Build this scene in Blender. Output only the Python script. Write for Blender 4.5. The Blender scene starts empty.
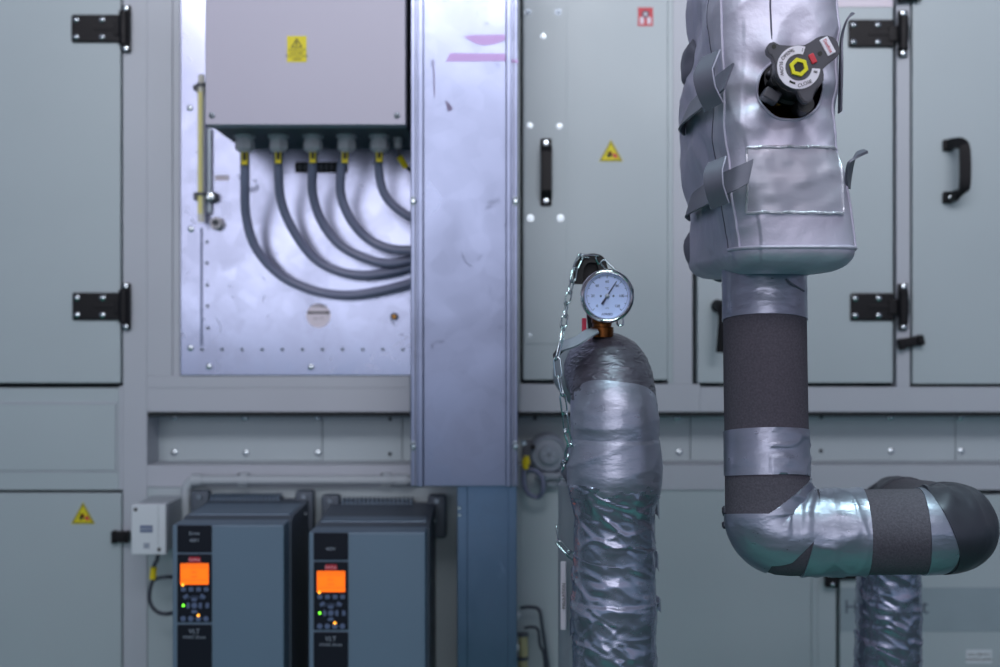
import bpy, bmesh, math, random
from mathutils import Vector, Matrix, noise
R_ = random.Random(7)
PI = math.pi
F = 1300.0; ZC = 1.40; D = 2.40
C = bpy.context.scene.collection

def P(px, py, Y):
    """point of the room seen at pixel (px,py) of the 1000x667 frame when it stands at distance Y"""
    return Vector(((px-500)/F*Y, Y, ZC+(333.5-py)/F*Y))

# ------------------------------------------------------------ materials
def lin(c):
    return tuple(((v/255)/12.92 if v/255 <= .04045 else ((v/255+.055)/1.055)**2.4) for v in c)+(1,)
def mat(name, rgb, rough=.5, metal=0, emis=None, estr=0, noise_amt=0, noise_scale=8, bump=0, bump_scale=40,
        bump_dist=.002, coat=0, stretch=(1,1,1), rough_var=0, trans=0, spec=None, bump_kind='noise'):
    m = bpy.data.materials.new(name); m.use_nodes = True
    nt = m.node_tree; b = nt.nodes['Principled BSDF']
    b.inputs['Base Color'].default_value = lin(rgb)
    b.inputs['Roughness'].default_value = rough
    b.inputs['Metallic'].default_value = metal
    if coat: b.inputs['Coat Weight'].default_value = coat; b.inputs['Coat Roughness'].default_value = .12
    if trans: b.inputs['Transmission Weight'].default_value = trans
    if spec is not None: b.inputs['Specular IOR Level'].default_value = spec
    if emis: b.inputs['Emission Color'].default_value = lin(emis); b.inputs['Emission Strength'].default_value = estr
    tc = nt.nodes.new('ShaderNodeTexCoord'); mp = nt.nodes.new('ShaderNodeMapping')
    mp.inputs['Scale'].default_value = stretch
    nt.links.new(tc.outputs['Object'], mp.inputs['Vector'])
    n = nt.nodes.new('ShaderNodeTexNoise'); n.inputs['Scale'].default_value = noise_scale; n.inputs['Detail'].default_value = 6
    nt.links.new(mp.outputs['Vector'], n.inputs['Vector'])
    if noise_amt:
        mx = nt.nodes.new('ShaderNodeMix'); mx.data_type = 'RGBA'; mx.blend_type = 'MULTIPLY'
        mx.inputs['Factor'].default_value = 1
        mx.inputs[6].default_value = lin(rgb)
        cr = nt.nodes.new('ShaderNodeMapRange'); cr.inputs['From Min'].default_value = .3; cr.inputs['From Max'].default_value = .7
        cr.inputs['To Min'].default_value = 1-noise_amt; cr.inputs['To Max'].default_value = 1+noise_amt
        nt.links.new(n.outputs['Fac'], cr.inputs['Value']); nt.links.new(cr.outputs['Result'], mx.inputs[7])
        nt.links.new(mx.outputs[2], b.inputs['Base Color'])
    if rough_var:
        n3 = nt.nodes.new('ShaderNodeTexNoise'); n3.inputs['Scale'].default_value = noise_scale*1.7; n3.inputs['Detail'].default_value = 5
        nt.links.new(mp.outputs['Vector'], n3.inputs['Vector'])
        r = nt.nodes.new('ShaderNodeMapRange'); r.inputs['From Min'].default_value = .3; r.inputs['From Max'].default_value = .7
        r.inputs['To Min'].default_value = max(.03, rough-rough_var); r.inputs['To Max'].default_value = rough+rough_var
        nt.links.new(n3.outputs['Fac'], r.inputs['Value']); nt.links.new(r.outputs['Result'], b.inputs['Roughness'])
    if bump:
        if bump_kind == 'noise':
            n2 = nt.nodes.new('ShaderNodeTexNoise'); n2.inputs['Detail'].default_value = 5; out = n2.outputs['Fac']
        elif bump_kind == 'crease':
            n2 = nt.nodes.new('ShaderNodeTexNoise'); n2.noise_type = 'RIDGED_MULTIFRACTAL'; n2.normalize = True
            n2.inputs['Detail'].default_value = 3; n2.inputs['Distortion'].default_value = .6; out = n2.outputs['Fac']
        else:
            n2 = nt.nodes.new('ShaderNodeTexVoronoi'); out = n2.outputs['Distance']
        n2.inputs['Scale'].default_value = bump_scale
        nt.links.new(mp.outputs['Vector'], n2.inputs['Vector'])
        bp = nt.nodes.new('ShaderNodeBump'); bp.inputs['Strength'].default_value = bump; bp.inputs['Distance'].default_value = bump_dist
        nt.links.new(out, bp.inputs['Height']); nt.links.new(bp.outputs['Normal'], b.inputs['Normal'])
        if coat: nt.links.new(bp.outputs['Normal'], b.inputs['Coat Normal'])
    return m

def galvanised(name, rgb, rough):
    """zinc coated sheet: faint spangle in the colour and the gloss, soft scuffs"""
    m = mat(name, rgb, rough, 1)
    nt = m.node_tree; b = nt.nodes['Principled BSDF']; tc = nt.nodes['Texture Coordinate']
    v = nt.nodes.new('ShaderNodeTexVoronoi'); v.inputs['Scale'].default_value = 38
    n = nt.nodes.new('ShaderNodeTexNoise'); n.inputs['Scale'].default_value = 5.5; n.inputs['Detail'].default_value = 7; n.inputs['Distortion'].default_value = .8
    nt.links.new(tc.outputs['Object'], v.inputs['Vector']); nt.links.new(tc.outputs['Object'], n.inputs['Vector'])
    add = nt.nodes.new('ShaderNodeMath'); add.operation = 'MULTIPLY_ADD'; add.inputs[1].default_value = .12
    sep = nt.nodes.new('ShaderNodeSeparateColor'); nt.links.new(v.outputs['Color'], sep.inputs['Color'])
    nt.links.new(sep.outputs['Red'], add.inputs[0]); nt.links.new(n.outputs['Fac'], add.inputs[2])
    r = nt.nodes.new('ShaderNodeMapRange'); r.inputs['From Min'].default_value = .3; r.inputs['From Max'].default_value = .8
    r.inputs['To Min'].default_value = rough-.05; r.inputs['To Max'].default_value = rough+.07
    nt.links.new(add.outputs[0], r.inputs['Value']); nt.links.new(r.outputs['Result'], b.inputs['Roughness'])
    sn = nt.nodes.new('ShaderNodeTexNoise'); sn.inputs['Scale'].default_value = 26; sn.inputs['Detail'].default_value = 3; sn.inputs['Distortion'].default_value = 1.6
    nt.links.new(tc.outputs['Object'], sn.inputs['Vector'])
    sm = nt.nodes.new('ShaderNodeMapRange'); sm.inputs['From Min'].default_value = .66; sm.inputs['From Max'].default_value = .72
    sm.inputs['To Min'].default_value = 0; sm.inputs['To Max'].default_value = .16
    nt.links.new(sn.outputs['Fac'], sm.inputs['Value']); ad2 = nt.nodes.new('ShaderNodeMath'); ad2.operation = 'ADD'
    nt.links.new(r.outputs['Result'], ad2.inputs[0]); nt.links.new(sm.outputs['Result'], ad2.inputs[1]); nt.links.new(ad2.outputs[0], b.inputs['Roughness'])
    c = nt.nodes.new('ShaderNodeMapRange'); c.inputs['From Min'].default_value = .3; c.inputs['From Max'].default_value = .8
    c.inputs['To Min'].default_value = 1.1; c.inputs['To Max'].default_value = .86
    nt.links.new(add.outputs[0], c.inputs['Value'])
    mx = nt.nodes.new('ShaderNodeMix'); mx.data_type = 'RGBA'; mx.blend_type = 'MULTIPLY'; mx.inputs['Factor'].default_value = 1
    mx.inputs[6].default_value = lin(rgb); nt.links.new(c.outputs['Result'], mx.inputs[7]); nt.links.new(mx.outputs[2], b.inputs['Base Color'])
    return m

M = dict(
    paint=mat('grey_paint', (174,187,192), .42, noise_amt=.035, noise_scale=3, rough_var=.06),
    paint2=mat('grey_frame_paint', (180,186,195), .45, noise_amt=.025, noise_scale=4),
    gap=mat('dark_seal_and_shade', (28,34,38), .8),  # also colours the painted shadow line in the recess
    galv=galvanised('galvanised_sheet', (158,163,186), .22),
    galv2=galvanised('galvanised_duct', (130,137,160), .31),
    galv3=galvanised('galvanised_narrow_duct', (112,134,160), .30),
    zinc=mat('zinc_bolt', (205,215,220), .25, 1),
    zincdull=mat('zinc_dull', (130,140,150), .4, 1),
    chrome=mat('chrome', (225,222,225), .12, 1),
    black=mat('black_plastic', (18,18,22), .5, spec=.25, bump=.15, bump_scale=200),
    blackmatt=mat('black_rubber', (14,14,17), .65),
    boxgrey=mat('light_grey_plastic', (182,180,196), .5, noise_amt=.02, noise_scale=3),
    boxdark=mat('dark_grey_enamel', (84,88,96), .55),
    gland=mat('gland_plastic', (196,194,202), .45),
    cable=mat('grey_cable', (118,124,150), .42),
    cable_dark=mat('dark_cable', (60,66,78), .45),
    yellow=mat('yellow_label', (222,208,8), .55),
    yellow2=mat('yellow_tag', (226,204,8), .55),
    ink=mat('black_ink', (30,30,26), .6),
    red=mat('red_print', (196,40,56), .5),
    orange=mat('orange_print', (214,120,40), .5),
    white=mat('white_plastic', (214,222,228), .5),
    whitelab=mat('white_label', (222,214,226), .55),
    conduit=mat('grey_conduit', (176,186,192), .45),
    drive=mat('drive_grey', (104,126,146), .42, noise_amt=.03, noise_scale=5),
    drive_dark=mat('drive_side', (84,95,108), .5),
    panel=mat('navy_panel', (14,20,34), .5, spec=.25),
    key=mat('grey_key', (92,108,142), .5),
    lcd=mat('orange_display', (255,120,10), .4, emis=(255,104,0), estr=1.15),
    ledg=mat('green_led', (120,255,60), .4, emis=(120,255,60), estr=2.8),
    ledo=mat('amber_led', (255,180,60), .4, emis=(255,170,50), estr=3),
    silvertext=mat('silver_print', (150,160,175), .5),
    pinktext=mat('pink_print', (240,190,200), .5),
    foam=mat('foam_insulation', (84,79,89), .9, noise_amt=.22, noise_scale=420, bump=.55, bump_scale=420, bump_dist=.0012),
    tape=mat('silver_tape', (158,161,178), .34, .66, noise_amt=.06, noise_scale=20, bump=.45, bump_scale=26, bump_dist=.004, stretch=(1,1,2.2), rough_var=.08),
    tape_crumple=mat('crumpled_silver_tape', (162,165,184), .23, .74, noise_amt=.08, noise_scale=26, bump=.65, bump_scale=20, bump_dist=.005,
                     stretch=(1,1,1.9), rough_var=.09, bump_kind='crease'),
    tape_fine=mat('finely_creased_tape', (104,102,114), .42, .55, noise_amt=.2, noise_scale=50, bump=.8, bump_scale=60, bump_dist=.004,
                     stretch=(1,1,2.8), rough_var=.08, bump_kind='crease'),
    tape_dark=mat('dark_grey_tape', (74,74,84), .45, .5, noise_amt=.10, noise_scale=26, bump=.5, bump_scale=24, bump_dist=.003,
                     rough_var=.08, bump_kind='crease'),
    fabric=mat('silver_fabric', (194,190,208), .48, .38, noise_amt=.04, noise_scale=30, bump=.5, bump_scale=17, bump_dist=.010, rough_var=.05),
    fabricdk=mat('grey_fabric', (104,104,118), .48, .25, noise_amt=.05, noise_scale=30, bump=.2, bump_scale=16, bump_dist=.004),
    fabricgrey=mat('matt_grey_jacket', (146,153,163), .5, .2, noise_amt=.05, noise_scale=20, bump=.2, bump_scale=18, bump_dist=.004),
    thread=mat('pale_stitching', (176,172,192), .6),
    darkthread=mat('dark_stitching', (74,72,90), .7),
    clear=mat('clear_film', (172,170,184), .34, .2, coat=.15, bump=.2, bump_scale=26, bump_dist=.003),
    valve=mat('black_valve_body', (20,20,24), .38, bump=.3, bump_scale=60),
    valvegrey=mat('dark_grey_plastic', (64,62,72), .42),
    brass=mat('brass', (178,128,56), .3, 1, noise_amt=.15, noise_scale=60),
    copper=mat('brown_brass', (110,66,34), .35, 1, noise_amt=.3, noise_scale=90),
    dial=mat('dial_white', (178,198,240), .4),
    needle=mat('blue_black_needle', (26,32,66), .4),
    redpl=mat('red_plastic', (210,40,76), .45),
    purple=mat('violet_film', (178,150,200), .5, .3),
    scuff=mat('grey_scuff', (120,112,140), .6, .3),
    tubegl=mat('clear_tube', (206,206,196), .25),
    tubeyel=mat('pale_yellow_strip', (216,210,130), .45),
    letterband=mat('pale_band', (150,166,174), .5, noise_amt=.05, noise_scale=12),
    floor=mat('green_floor_paint', (30,108,94), .8, noise_amt=.1, noise_scale=2),
    dado=mat('dark_blue_dado', (40,62,88), .7),
    bluewall=mat('blue_grey_wall', (144,156,212), .7),
    switchgrey=mat('switch_grey', (140,150,162), .5),
    film_edge=mat('crinkled_film_edge', (214,212,222), .14, .5, bump=.9, bump_scale=120, bump_dist=.003),
    beige=mat('beige_fitting', (176,172,130), .5),
    glass=mat('dial_glass', (255,255,255), .03, 0, trans=1, spec=.5),
)
M['glass'].node_tree.nodes['Principled BSDF'].inputs['IOR'].default_value = 1.12

# ------------------------------------------------------------ mesh helpers
class MB:
    def __init__(s): s.v = []; s.f = []; s.m = []; s.mats = []; s.hard = False
    def mi(s, m):
        if m not in s.mats: s.mats.append(m)
        return s.mats.index(m)
    def add(s, vs, fs, m):
        o = len(s.v); k = s.mi(m); s.v += [Vector(v) for v in vs]
        for f in fs: s.f.append(tuple(i+o for i in f)); s.m.append(k)
        return s
    def bm(s, b, m):
        b.verts.ensure_lookup_table(); b.verts.index_update()
        s.add([v.co.copy() for v in b.verts], [[v.index for v in f.verts] for f in b.faces], m); b.free(); return s
    def box(s, x0, x1, y0, y1, z0, z1, m, bev=0, seg=2, rot=None, piv=None):
        b = bmesh.new(); bmesh.ops.create_cube(b, size=1); s.hard = s.hard or bev > 0
        for v in b.verts: v.co = Vector(((x0+x1)/2+v.co.x*(x1-x0), (y0+y1)/2+v.co.y*(y1-y0), (z0+z1)/2+v.co.z*(z1-z0)))
        if bev: bmesh.ops.bevel(b, geom=list(b.edges), offset=bev, segments=seg, profile=.5, affect='EDGES')
        if rot is not None:
            c = piv or Vector(((x0+x1)/2, (y0+y1)/2, (z0+z1)/2))
            for v in b.verts: v.co = c+rot@(v.co-c)
        return s.bm(b, m)
    def pbox(s, px0, py0, px1, py1, Y, depth, m, bev=.0008, **k):
        a = P(px0, py1, Y); c = P(px1, py0, Y)
        return s.box(a.x, c.x, Y, Y+depth, a.z, c.z, m, bev, **k)
    def cyl(s, p0, p1, r0, m, r1=None, seg=20, cap=True):
        return s.tube([p0, p1], [r0, r0 if r1 is None else r1], m, seg, cap)
    def tube(s, pts, rad, m, seg=12, cap=True, closed=False):
        pts = [Vector(p) for p in pts]; n = len(pts)
        if not isinstance(rad, (list, tuple)): rad = [rad]*n
        T = []
        for i in range(n):
            a = pts[(i-1) % n] if closed or i else pts[0]; b = pts[(i+1) % n] if closed or i < n-1 else pts[-1]
            T.append((b-a).normalized())
        N = T[0].orthogonal().normalized(); vs = []; fs = []
        for i in range(n):
            N = (N-T[i]*N.dot(T[i])).normalized(); B = T[i].cross(N)
            for k in range(seg):
                a = 2*PI*k/seg; vs.append(pts[i]+(N*math.cos(a)+B*math.sin(a))*rad[i])
        for i in range(n if closed else n-1):
            j = (i+1) % n
            for k in range(seg):
                q = (k+1) % seg; fs.append((i*seg+k, i*seg+q, j*seg+q, j*seg+k))
        if cap and not closed: fs.append(tuple(range(seg))[::-1]); fs.append(tuple((n-1)*seg+k for k in range(seg)))
        return s.add(vs, fs, m)
    def lathe(s, c, prof, m, axis=(0,-1,0), seg=40, cap=True):
        """prof: list of (radius, distance along axis)"""
        ax = Vector(axis).normalized(); N = ax.orthogonal().normalized(); B = ax.cross(N); c = Vector(c); vs = []; fs = []
        for r, h in prof:
            for k in range(seg):
                a = 2*PI*k/seg; vs.append(c+ax*h+(N*math.cos(a)+B*math.sin(a))*max(r, 1e-5))
        for i in range(len(prof)-1):
            for k in range(seg):
                q = (k+1) % seg; fs.append((i*seg+k, i*seg+q, (i+1)*seg+q, (i+1)*seg+k))
        if prof[0][0] > 1e-5: fs.append(tuple(range(seg))[::-1])
        if cap and prof[-1][0] > 1e-5: fs.append(tuple((len(prof)-1)*seg+k for k in range(seg)))
        return s.add(vs, fs, m)
    def prism(s, pts, Y, depth, m, bev=0):
        """pts: pixel outline at distance Y, extruded backwards"""
        w = [P(x, y, Y) for x, y in pts]; n = len(w)
        b = bmesh.new(); A = [b.verts.new(p) for p in w]; B = [b.verts.new(p+Vector((0, depth, 0))) for p in w]
        b.faces.new(A); b.faces.new(B[::-1])
        for i in range(n): b.faces.new((A[i], B[i], B[(i+1) % n], A[(i+1) % n]))
        bmesh.ops.recalc_face_normals(b, faces=b.faces)
        if bev: bmesh.ops.bevel(b, geom=[e for e in b.edges if all(v.co.y < Y+1e-6 for v in e.verts)], offset=bev, segments=2, affect='EDGES')
        return s.bm(b, m)
    def ring(s, c, r0, r1, a0, a1, th, m, n=48, u=Vector((1,0,0)), w=Vector((0,0,1)), d=Vector((0,1,0))):
        """flat sector of a ring, thickness th along d"""
        c = Vector(c); vs = []; fs = []
        for i in range(n+1):
            a = a0+(a1-a0)*i/n; e = u*math.cos(a)+w*math.sin(a)
            vs += [c+e*r0, c+e*r1, c+e*r1+d*th, c+e*r0+d*th]
        for i in range(n):
            o = i*4
            for k in range(4): fs.append((o+k, o+(k+1) % 4, o+4+(k+1) % 4, o+4+k))
        fs.append((0, 3, 2, 1)); fs.append((n*4, n*4+1, n*4+2, n*4+3))
        return s.add(vs, fs, m)
    def build(s, name, parent=None, smooth=35, origin=None):
        me = bpy.data.meshes.new(name)
        base = ROOT.get(parent.name) if parent is not None else None
        if base is None:
            if origin is None:
                xs = [v.x for v in s.v]; ys = [v.y for v in s.v]; zs = [v.z for v in s.v]
                origin = Vector(((min(xs)+max(xs))/2, (min(ys)+max(ys))/2, min(zs)))
            base = Vector(origin)
        me.from_pydata([v-base for v in s.v], [], s.f)
        for m in s.mats: me.materials.append(m)
        me.polygons.foreach_set('material_index', s.m); me.update()
        b = bmesh.new(); b.from_mesh(me); bmesh.ops.recalc_face_normals(b, faces=b.faces); b.to_mesh(me); b.free()
        if smooth:
            me.polygons.foreach_set('use_smooth', [True]*len(me.polygons))
            try: me.set_sharp_from_angle(angle=math.radians(smooth))
            except Exception: pass
        o = bpy.data.objects.new(name, me); C.objects.link(o)
        if s.hard and smooth:
            wn = o.modifiers.new('weighted', 'WEIGHTED_NORMAL'); wn.keep_sharp = True; wn.weight = 100
        if parent is not None: o.parent = parent
        else: o.location = base
        ROOT[o.name] = base.copy()
        return o
ROOT = {}
def tag(o, label=None, cat=None, group=None, kind=None):
    if label: o['label'] = label
    if cat: o['category'] = cat
    if group: o['group'] = group
    if kind: o['kind'] = kind
    return o
def thing(name, loc, label, cat, group=None, kind=None):
    e = bpy.data.objects.new(name, None); C.objects.link(e); e.location = loc; e.empty_display_size = .05
    ROOT[e.name] = Vector(loc); return tag(e, label, cat, group, kind)
def inst(src, parent, off):
    """linked copy of a part, moved by off inside its thing"""
    o = src.copy(); C.objects.link(o); o.parent = parent; o.location = Vector(src.location)+Vector(off); ROOT[o.name] = ROOT[src.name]; return o
def text(mb, s, px, py, Y, size, m, rot=0, ext=.0002, u=None, w=None, c=None, al='CENTER', sx=1.0):
    cu = bpy.data.curves.new('t', 'FONT'); cu.body = s; cu.size = size; cu.extrude = ext; cu.align_x = al; cu.align_y = 'CENTER'; cu.resolution_u = 3
    ob = bpy.data.objects.new('t', cu); C.objects.link(ob); dg = bpy.context.evaluated_depsgraph_get(); dg.update()
    me = bpy.data.meshes.new_from_object(ob.evaluated_get(dg)); c = P(px, py, Y) if c is None else Vector(c)
    u = u or Vector((1,0,0)); w = w or Vector((0,0,1)); nrm = u.cross(w)
    cr, sr = math.cos(rot), math.sin(rot)
    vs = [c+u*((v.co.x*cr*sx-v.co.y*sr))+w*((v.co.x*sr*sx+v.co.y*cr))+nrm*v.co.z for v in me.vertices]
    mb.add(vs, [list(p.vertices) for p in me.polygons], m)
    bpy.data.objects.remove(ob); bpy.data.curves.remove(cu); bpy.data.meshes.remove(me)

def smoothpath(ctrl, n=12):
    """Catmull-Rom through the control points"""
    c = [Vector(p) for p in ctrl]; c = [c[0]*2-c[1]]+c+[c[-1]*2-c[-2]]; out = []
    for i in range(1, len(c)-2):
        for k in range(n):
            t = k/n; a, b, d, e = c[i-1], c[i], c[i+1], c[i+2]
            out.append(.5*((2*b)+(d-a)*t+(2*a-5*b+4*d-e)*t*t+(3*b-a-3*d+e)*t**3))
    out.append(c[-2]); return out
def fillet(pts, rad, n=10):
    """polyline with rounded corners"""
    pts = [Vector(p) for p in pts]; out = [pts[0]]
    for i in range(1, len(pts)-1):
        r = rad[i-1] if isinstance(rad, (list, tuple)) else rad
        a = (pts[i-1]-pts[i]).normalized(); b = (pts[i+1]-pts[i]).normalized(); ang = a.angle(b)
        t = r/math.tan(ang/2); c = pts[i]+(a+b).normalized()*(r/math.sin(ang/2)); s0 = pts[i]+a*t; s1 = pts[i]+b*t
        u = (s0-c).normalized(); w = (s1-c); w = (w-u*w.dot(u)).normalized(); tot = PI-ang
        for k in range(n+1): out.append(c+(u*math.cos(tot*k/n)+w*math.sin(tot*k/n))*r)
    out.append(pts[-1]); return out

class Sweep:
    """a round pipe along a path with a steady frame: theta 0 = n0, theta grows towards T x n0"""
    def __init__(s, pts, n0):
        s.p = [Vector(p) for p in pts]; s.L = [0]
        for a, b in zip(s.p, s.p[1:]): s.L.append(s.L[-1]+(b-a).length)
        n = len(s.p); s.T = [(s.p[min(i+1, n-1)]-s.p[max(i-1, 0)]).normalized() for i in range(n)]; s.N = []
        N = Vector(n0)
        for t in s.T: N = (N-t*N.dot(t)).normalized(); s.N.append(N.copy())
    def at(s, l):
        l = max(0, min(s.L[-1], l)); i = 0
        lo, hi = 0, len(s.L)-2
        while lo < hi:
            mid = (lo+hi+1)//2
            if s.L[mid] <= l: lo = mid
            else: hi = mid-1
        i = lo; t = (l-s.L[i])/max(1e-9, s.L[i+1]-s.L[i])
        T = s.T[i].lerp(s.T[i+1], t).normalized(); N = s.N[i].lerp(s.N[i+1], t); N = (N-T*N.dot(T)).normalized()
        return s.p[i].lerp(s.p[i+1], t), T, N, T.cross(N)
    def shell(s, mb, m, l0, l1, rad, disp=None, seg=96, step=.004, th=.0):
        """l0,l1: numbers or functions of theta; rad: number or function of l"""
        f0 = l0 if callable(l0) else (lambda a: l0); f1 = l1 if callable(l1) else (lambda a: l1)
        fr = rad if callable(rad) else (lambda l: rad)
        mx = max(f1(2*PI*k/seg)-f0(2*PI*k/seg) for k in range(seg)); n = max(2, int(mx/step)); vs = []; fs = []
        rows = list(range(n+1))
        for i in range(-1, n+2):
            ii = min(max(i, 0), n)
            for k in range(seg):
                a = 2*PI*k/seg; l = f0(a)+(f1(a)-f0(a))*ii/n
                c, T, N, B = s.at(l); e = N*math.cos(a)+B*math.sin(a)
                r = fr(l); p = c+e*r
                if disp and 0 <= i <= n: p = p+e*disp(p, a, l)
                if i < 0 or i > n: p = c+e*(r-.0025)
                vs.append(p)
        R = n+3
        for i in range(R-1):
            for k in range(seg):
                q = (k+1) % seg; fs.append((i*seg+k, i*seg+q, (i+1)*seg+q, (i+1)*seg+k))
        return mb.add(vs, fs, m)

def ribbon(mb, pts, width, m, th=.0015, wdir=None, n=8):
    """strap through pts; width vector per point (or one)"""
    c = smoothpath(pts, n) if len(pts) > 2 else [Vector(p) for p in pts]
    W = width if isinstance(width, list) else [width]*len(pts)
    Wv = smoothpath(W, n) if len(pts) > 2 else [Vector(w) for w in W]
    vs = []; fs = []; k = len(c)
    for i in range(k):
        t = (c[min(i+1, k-1)]-c[max(i-1, 0)]).normalized(); nn = t.cross(Wv[i]).normalized()*th/2; w = Wv[i]/2
        vs += [c[i]-w-nn, c[i]+w-nn, c[i]+w+nn, c[i]-w+nn]
    for i in range(k-1):
        for q in range(4): fs.append((i*4+q, i*4+(q+1) % 4, i*4+4+(q+1) % 4, i*4+4+q))
    fs += [(0, 3, 2, 1), (k*4-4, k*4-3, k*4-2, k*4-1)]
    return mb.add(vs, fs, m)

def ridge(p, sc, st=(1,1,1)):
    q = Vector((p.x*sc*st[0], p.y*sc*st[1], p.z*sc*st[2])); w = noise.noise_vector(q*.6)*.7
    return 1-2*abs(noise.noise(q+w))
# ------------------------------------------------------------ the room
mb = MB(); mb.box(-5, 5, -5, 3.6, -.06, 0, M['floor']); o = mb.build('floor', smooth=0); tag(o, 'green painted plant room floor', 'floor', kind='structure')


# ------------------------------------------------------------ air handling unit (fills the background)
ahu = thing('air_handling_unit', (0, D, 0), 'large grey painted air handling unit with hinged doors filling the whole background', 'air handling unit')
g, f2 = M['paint'], M['paint2']
mb = MB()
# dark core behind gaps, then frame members
mb.box(-1.62, 1.62, D+.1, D+.7, .05, 2.6, M['gap'])
mb.build('core', ahu, smooth=0)
mb = MB(); X0, X1, Y0, Y1 = -380, 1380, -90, 1095
fd = .10
def fr(a, b, c, d, m=f2, Y=D, dep=fd, bev=.001): mb.pbox(a, b, c, d, Y, dep, m, bev)
fr(123, Y0, 147, Y1)                         # left post
fr(147, Y0, 172, 376); fr(172, Y0, 180, 376, Y=D+.006)
fr(147, 376, 410, 388); fr(147, 388, 410, 412)
fr(410, Y0, 520, 412, m=g, Y=D+.004)
fr(X0, 388, 119, 490, g); fr(119, 386, 123, 490)
fr(147, 465, 520, 487); fr(147, 487, 520, Y1, g, Y=D+.004)
fr(520, 384, 700, 412); fr(700, 387, X1, 412)
fr(668, Y0, 673, 384, g); fr(673, Y0, 692.5, 384)
fr(896.5, Y0, 910, 387)
fr(520, 465, X1, 490); fr(520, 490, 812, Y1, g, Y=D+.004); fr(812, 490, 818, Y1, g, Y=D); fr(818, 490, 836, Y1, g, Y=D+.002)
mb.build('frame', ahu, smooth=30)
# raised outline on the panel between the two left doors
mb = MB()
for a, b, c, d in ((X0,402,117,403.5),(X0,471,117,472.5),(116,402,117.5,472)): mb.pbox(a, b, c, d, D-.0012, .002, f2, .0004)
mb.pbox(X0, 404, 115.5, 470.5, D-.0035, .004, g, .001)
tag(mb.build('cover_panel', ahu), 'blank grey panel between the upper and lower left doors')
# long recessed strip
mb = MB(); Yr = D*1.035
for a, b in ((150, 322), (322.6, 402), (402.6, 690), (690.6, 955), (955.6, 1380)):
    q0 = 500+(a-500)/1.0; mb.pbox(a, 404, b, 470, Yr, .01, g, .001)
rec = mb.build('recessed_panel', ahu)
mb = MB(); q0 = P(147, 412, D); q1 = P(1080, 465, D)
a = P(150, 463, Yr-.004); b = P(1370, 460.5, Yr-.004); mb.box(a.x, b.x, Yr-.006, Yr+.005, a.z, b.z, g, .001)
mb.build('recess_ledge', ahu)
mb = MB(); mb.pbox(147.5, 411, X1, 416.6, D+.003, .02, M['gap'], .001); tag(mb.build('recess_shadow_strip', ahu), 'dark strip painting in the shadow under the beam')  # dark strip stands in for the shadow line at the recess top
# bolts of the recessed strip
def bolt_mesh(c, r, m, name, parent, washer=None):
    mb = MB(); prof = [(r, 0), (r, .001), (r*.95, .0022), (r*.6, .0035), (0, .0038)]
    if washer: mb.lathe(c, [(washer, 0), (washer, .0008), (0, .0008)], m, seg=20)
    mb.lathe(c, prof, m, seg=16)
    return mb.build(name, parent)
bb = bolt_mesh(P(174, 418, Yr), .0062, M['zinc'], 'bolt', ahu)
for px, py in ((174.5,452.5),(245,418),(246,453),(318,418),(318,453),(677,418),(679,452),(890,417.5),(891,451),(961,417.5),(961,451)):
    inst(bb, ahu, P(px, py, Yr)-P(174, 418, Yr))
bs = bolt_mesh(P(390, 419, Yr), .0035, M['gap'], 'screw', ahu)
for px, py in ((390,454),(535,418),(821,417),(821,451)): inst(bs, ahu, P(px, py, Yr)-P(390, 419, Yr))

# doors --------------------------------------------------------
def door(name_label, x0, y0, x1, y1, m=g, Y=D-.004):
    mb = MB(); mb.pbox(x0, y0, x1, y1, Y, .06, m, .0022)
    return tag(mb.build('door', ahu, smooth=30), name_label)
dUL = door('upper left door with two black hinges', X0, Y0, 120.5, 383)
dLL = door('lower left door with a yellow warning triangle', X0, 493, 121.5, Y1)
dC = door('middle door with a black bar handle', 523, Y0, 668, 380)
dR = door('door behind the strapped valve jacket', 697.5, Y0, 893, 383)
dE = door('upper right door with a curved black pull', 912.5, Y0, X1, 384)
dLR = door('lower right door with a pale lettered band', 840, 495, X1, Y1)
mb = MB(); ex = D+.03
for a, b, c, d in ((120.4, Y0, 123, 386),(X0, 383, 123, 388),(X0, 490, 124, 493.2),(121.4, 490, 123.2, Y1),(692.4, Y0, 697.6, 387),(893, Y0, 896.6, 387),(909.9, Y0, 912.6, 387),(697, 383, X1, 387.2),(835.9, 490, 840.2, Y1),(836, 490, X1, 495.2),(520, Y0, 523.2, 384)):
    mb = MB(); mb.pbox(a-1, b-1, c+1, d+1, ex, .03, M['gap'], 0); mb.build('door_seal', ahu, smooth=0)
# lock strip on the middle door
mb = MB(); mb.pbox(525, 6, 567, 344, D-.0062, .003, g, .001); st = mb.build('lock_plate', dC)
for (px, py, r, w) in ((528,12,.005,.008),(558,12,.005,.009),(543.5,36,.004,.006),(530,125.5,.004,.007),(559.5,126,.004,.007),(530.5,218,.004,.0088),(560.5,218,.004,.0088),(530,335,.003,.005),(561,335,.003,.005)):
    bolt_mesh(P(px, py, D-.0062), r*.8, M['zincdull'] if py < 20 else M['zinc'], 'screw', dC, washer=w*.7)
mb = MB()
for a, b, c, d in ((676, Y0, 677, 372), (669, 371, 678, 374)): mb.pbox(a, b, c, d, D-.001, .003, M['zincdull'], .0003)
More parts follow.
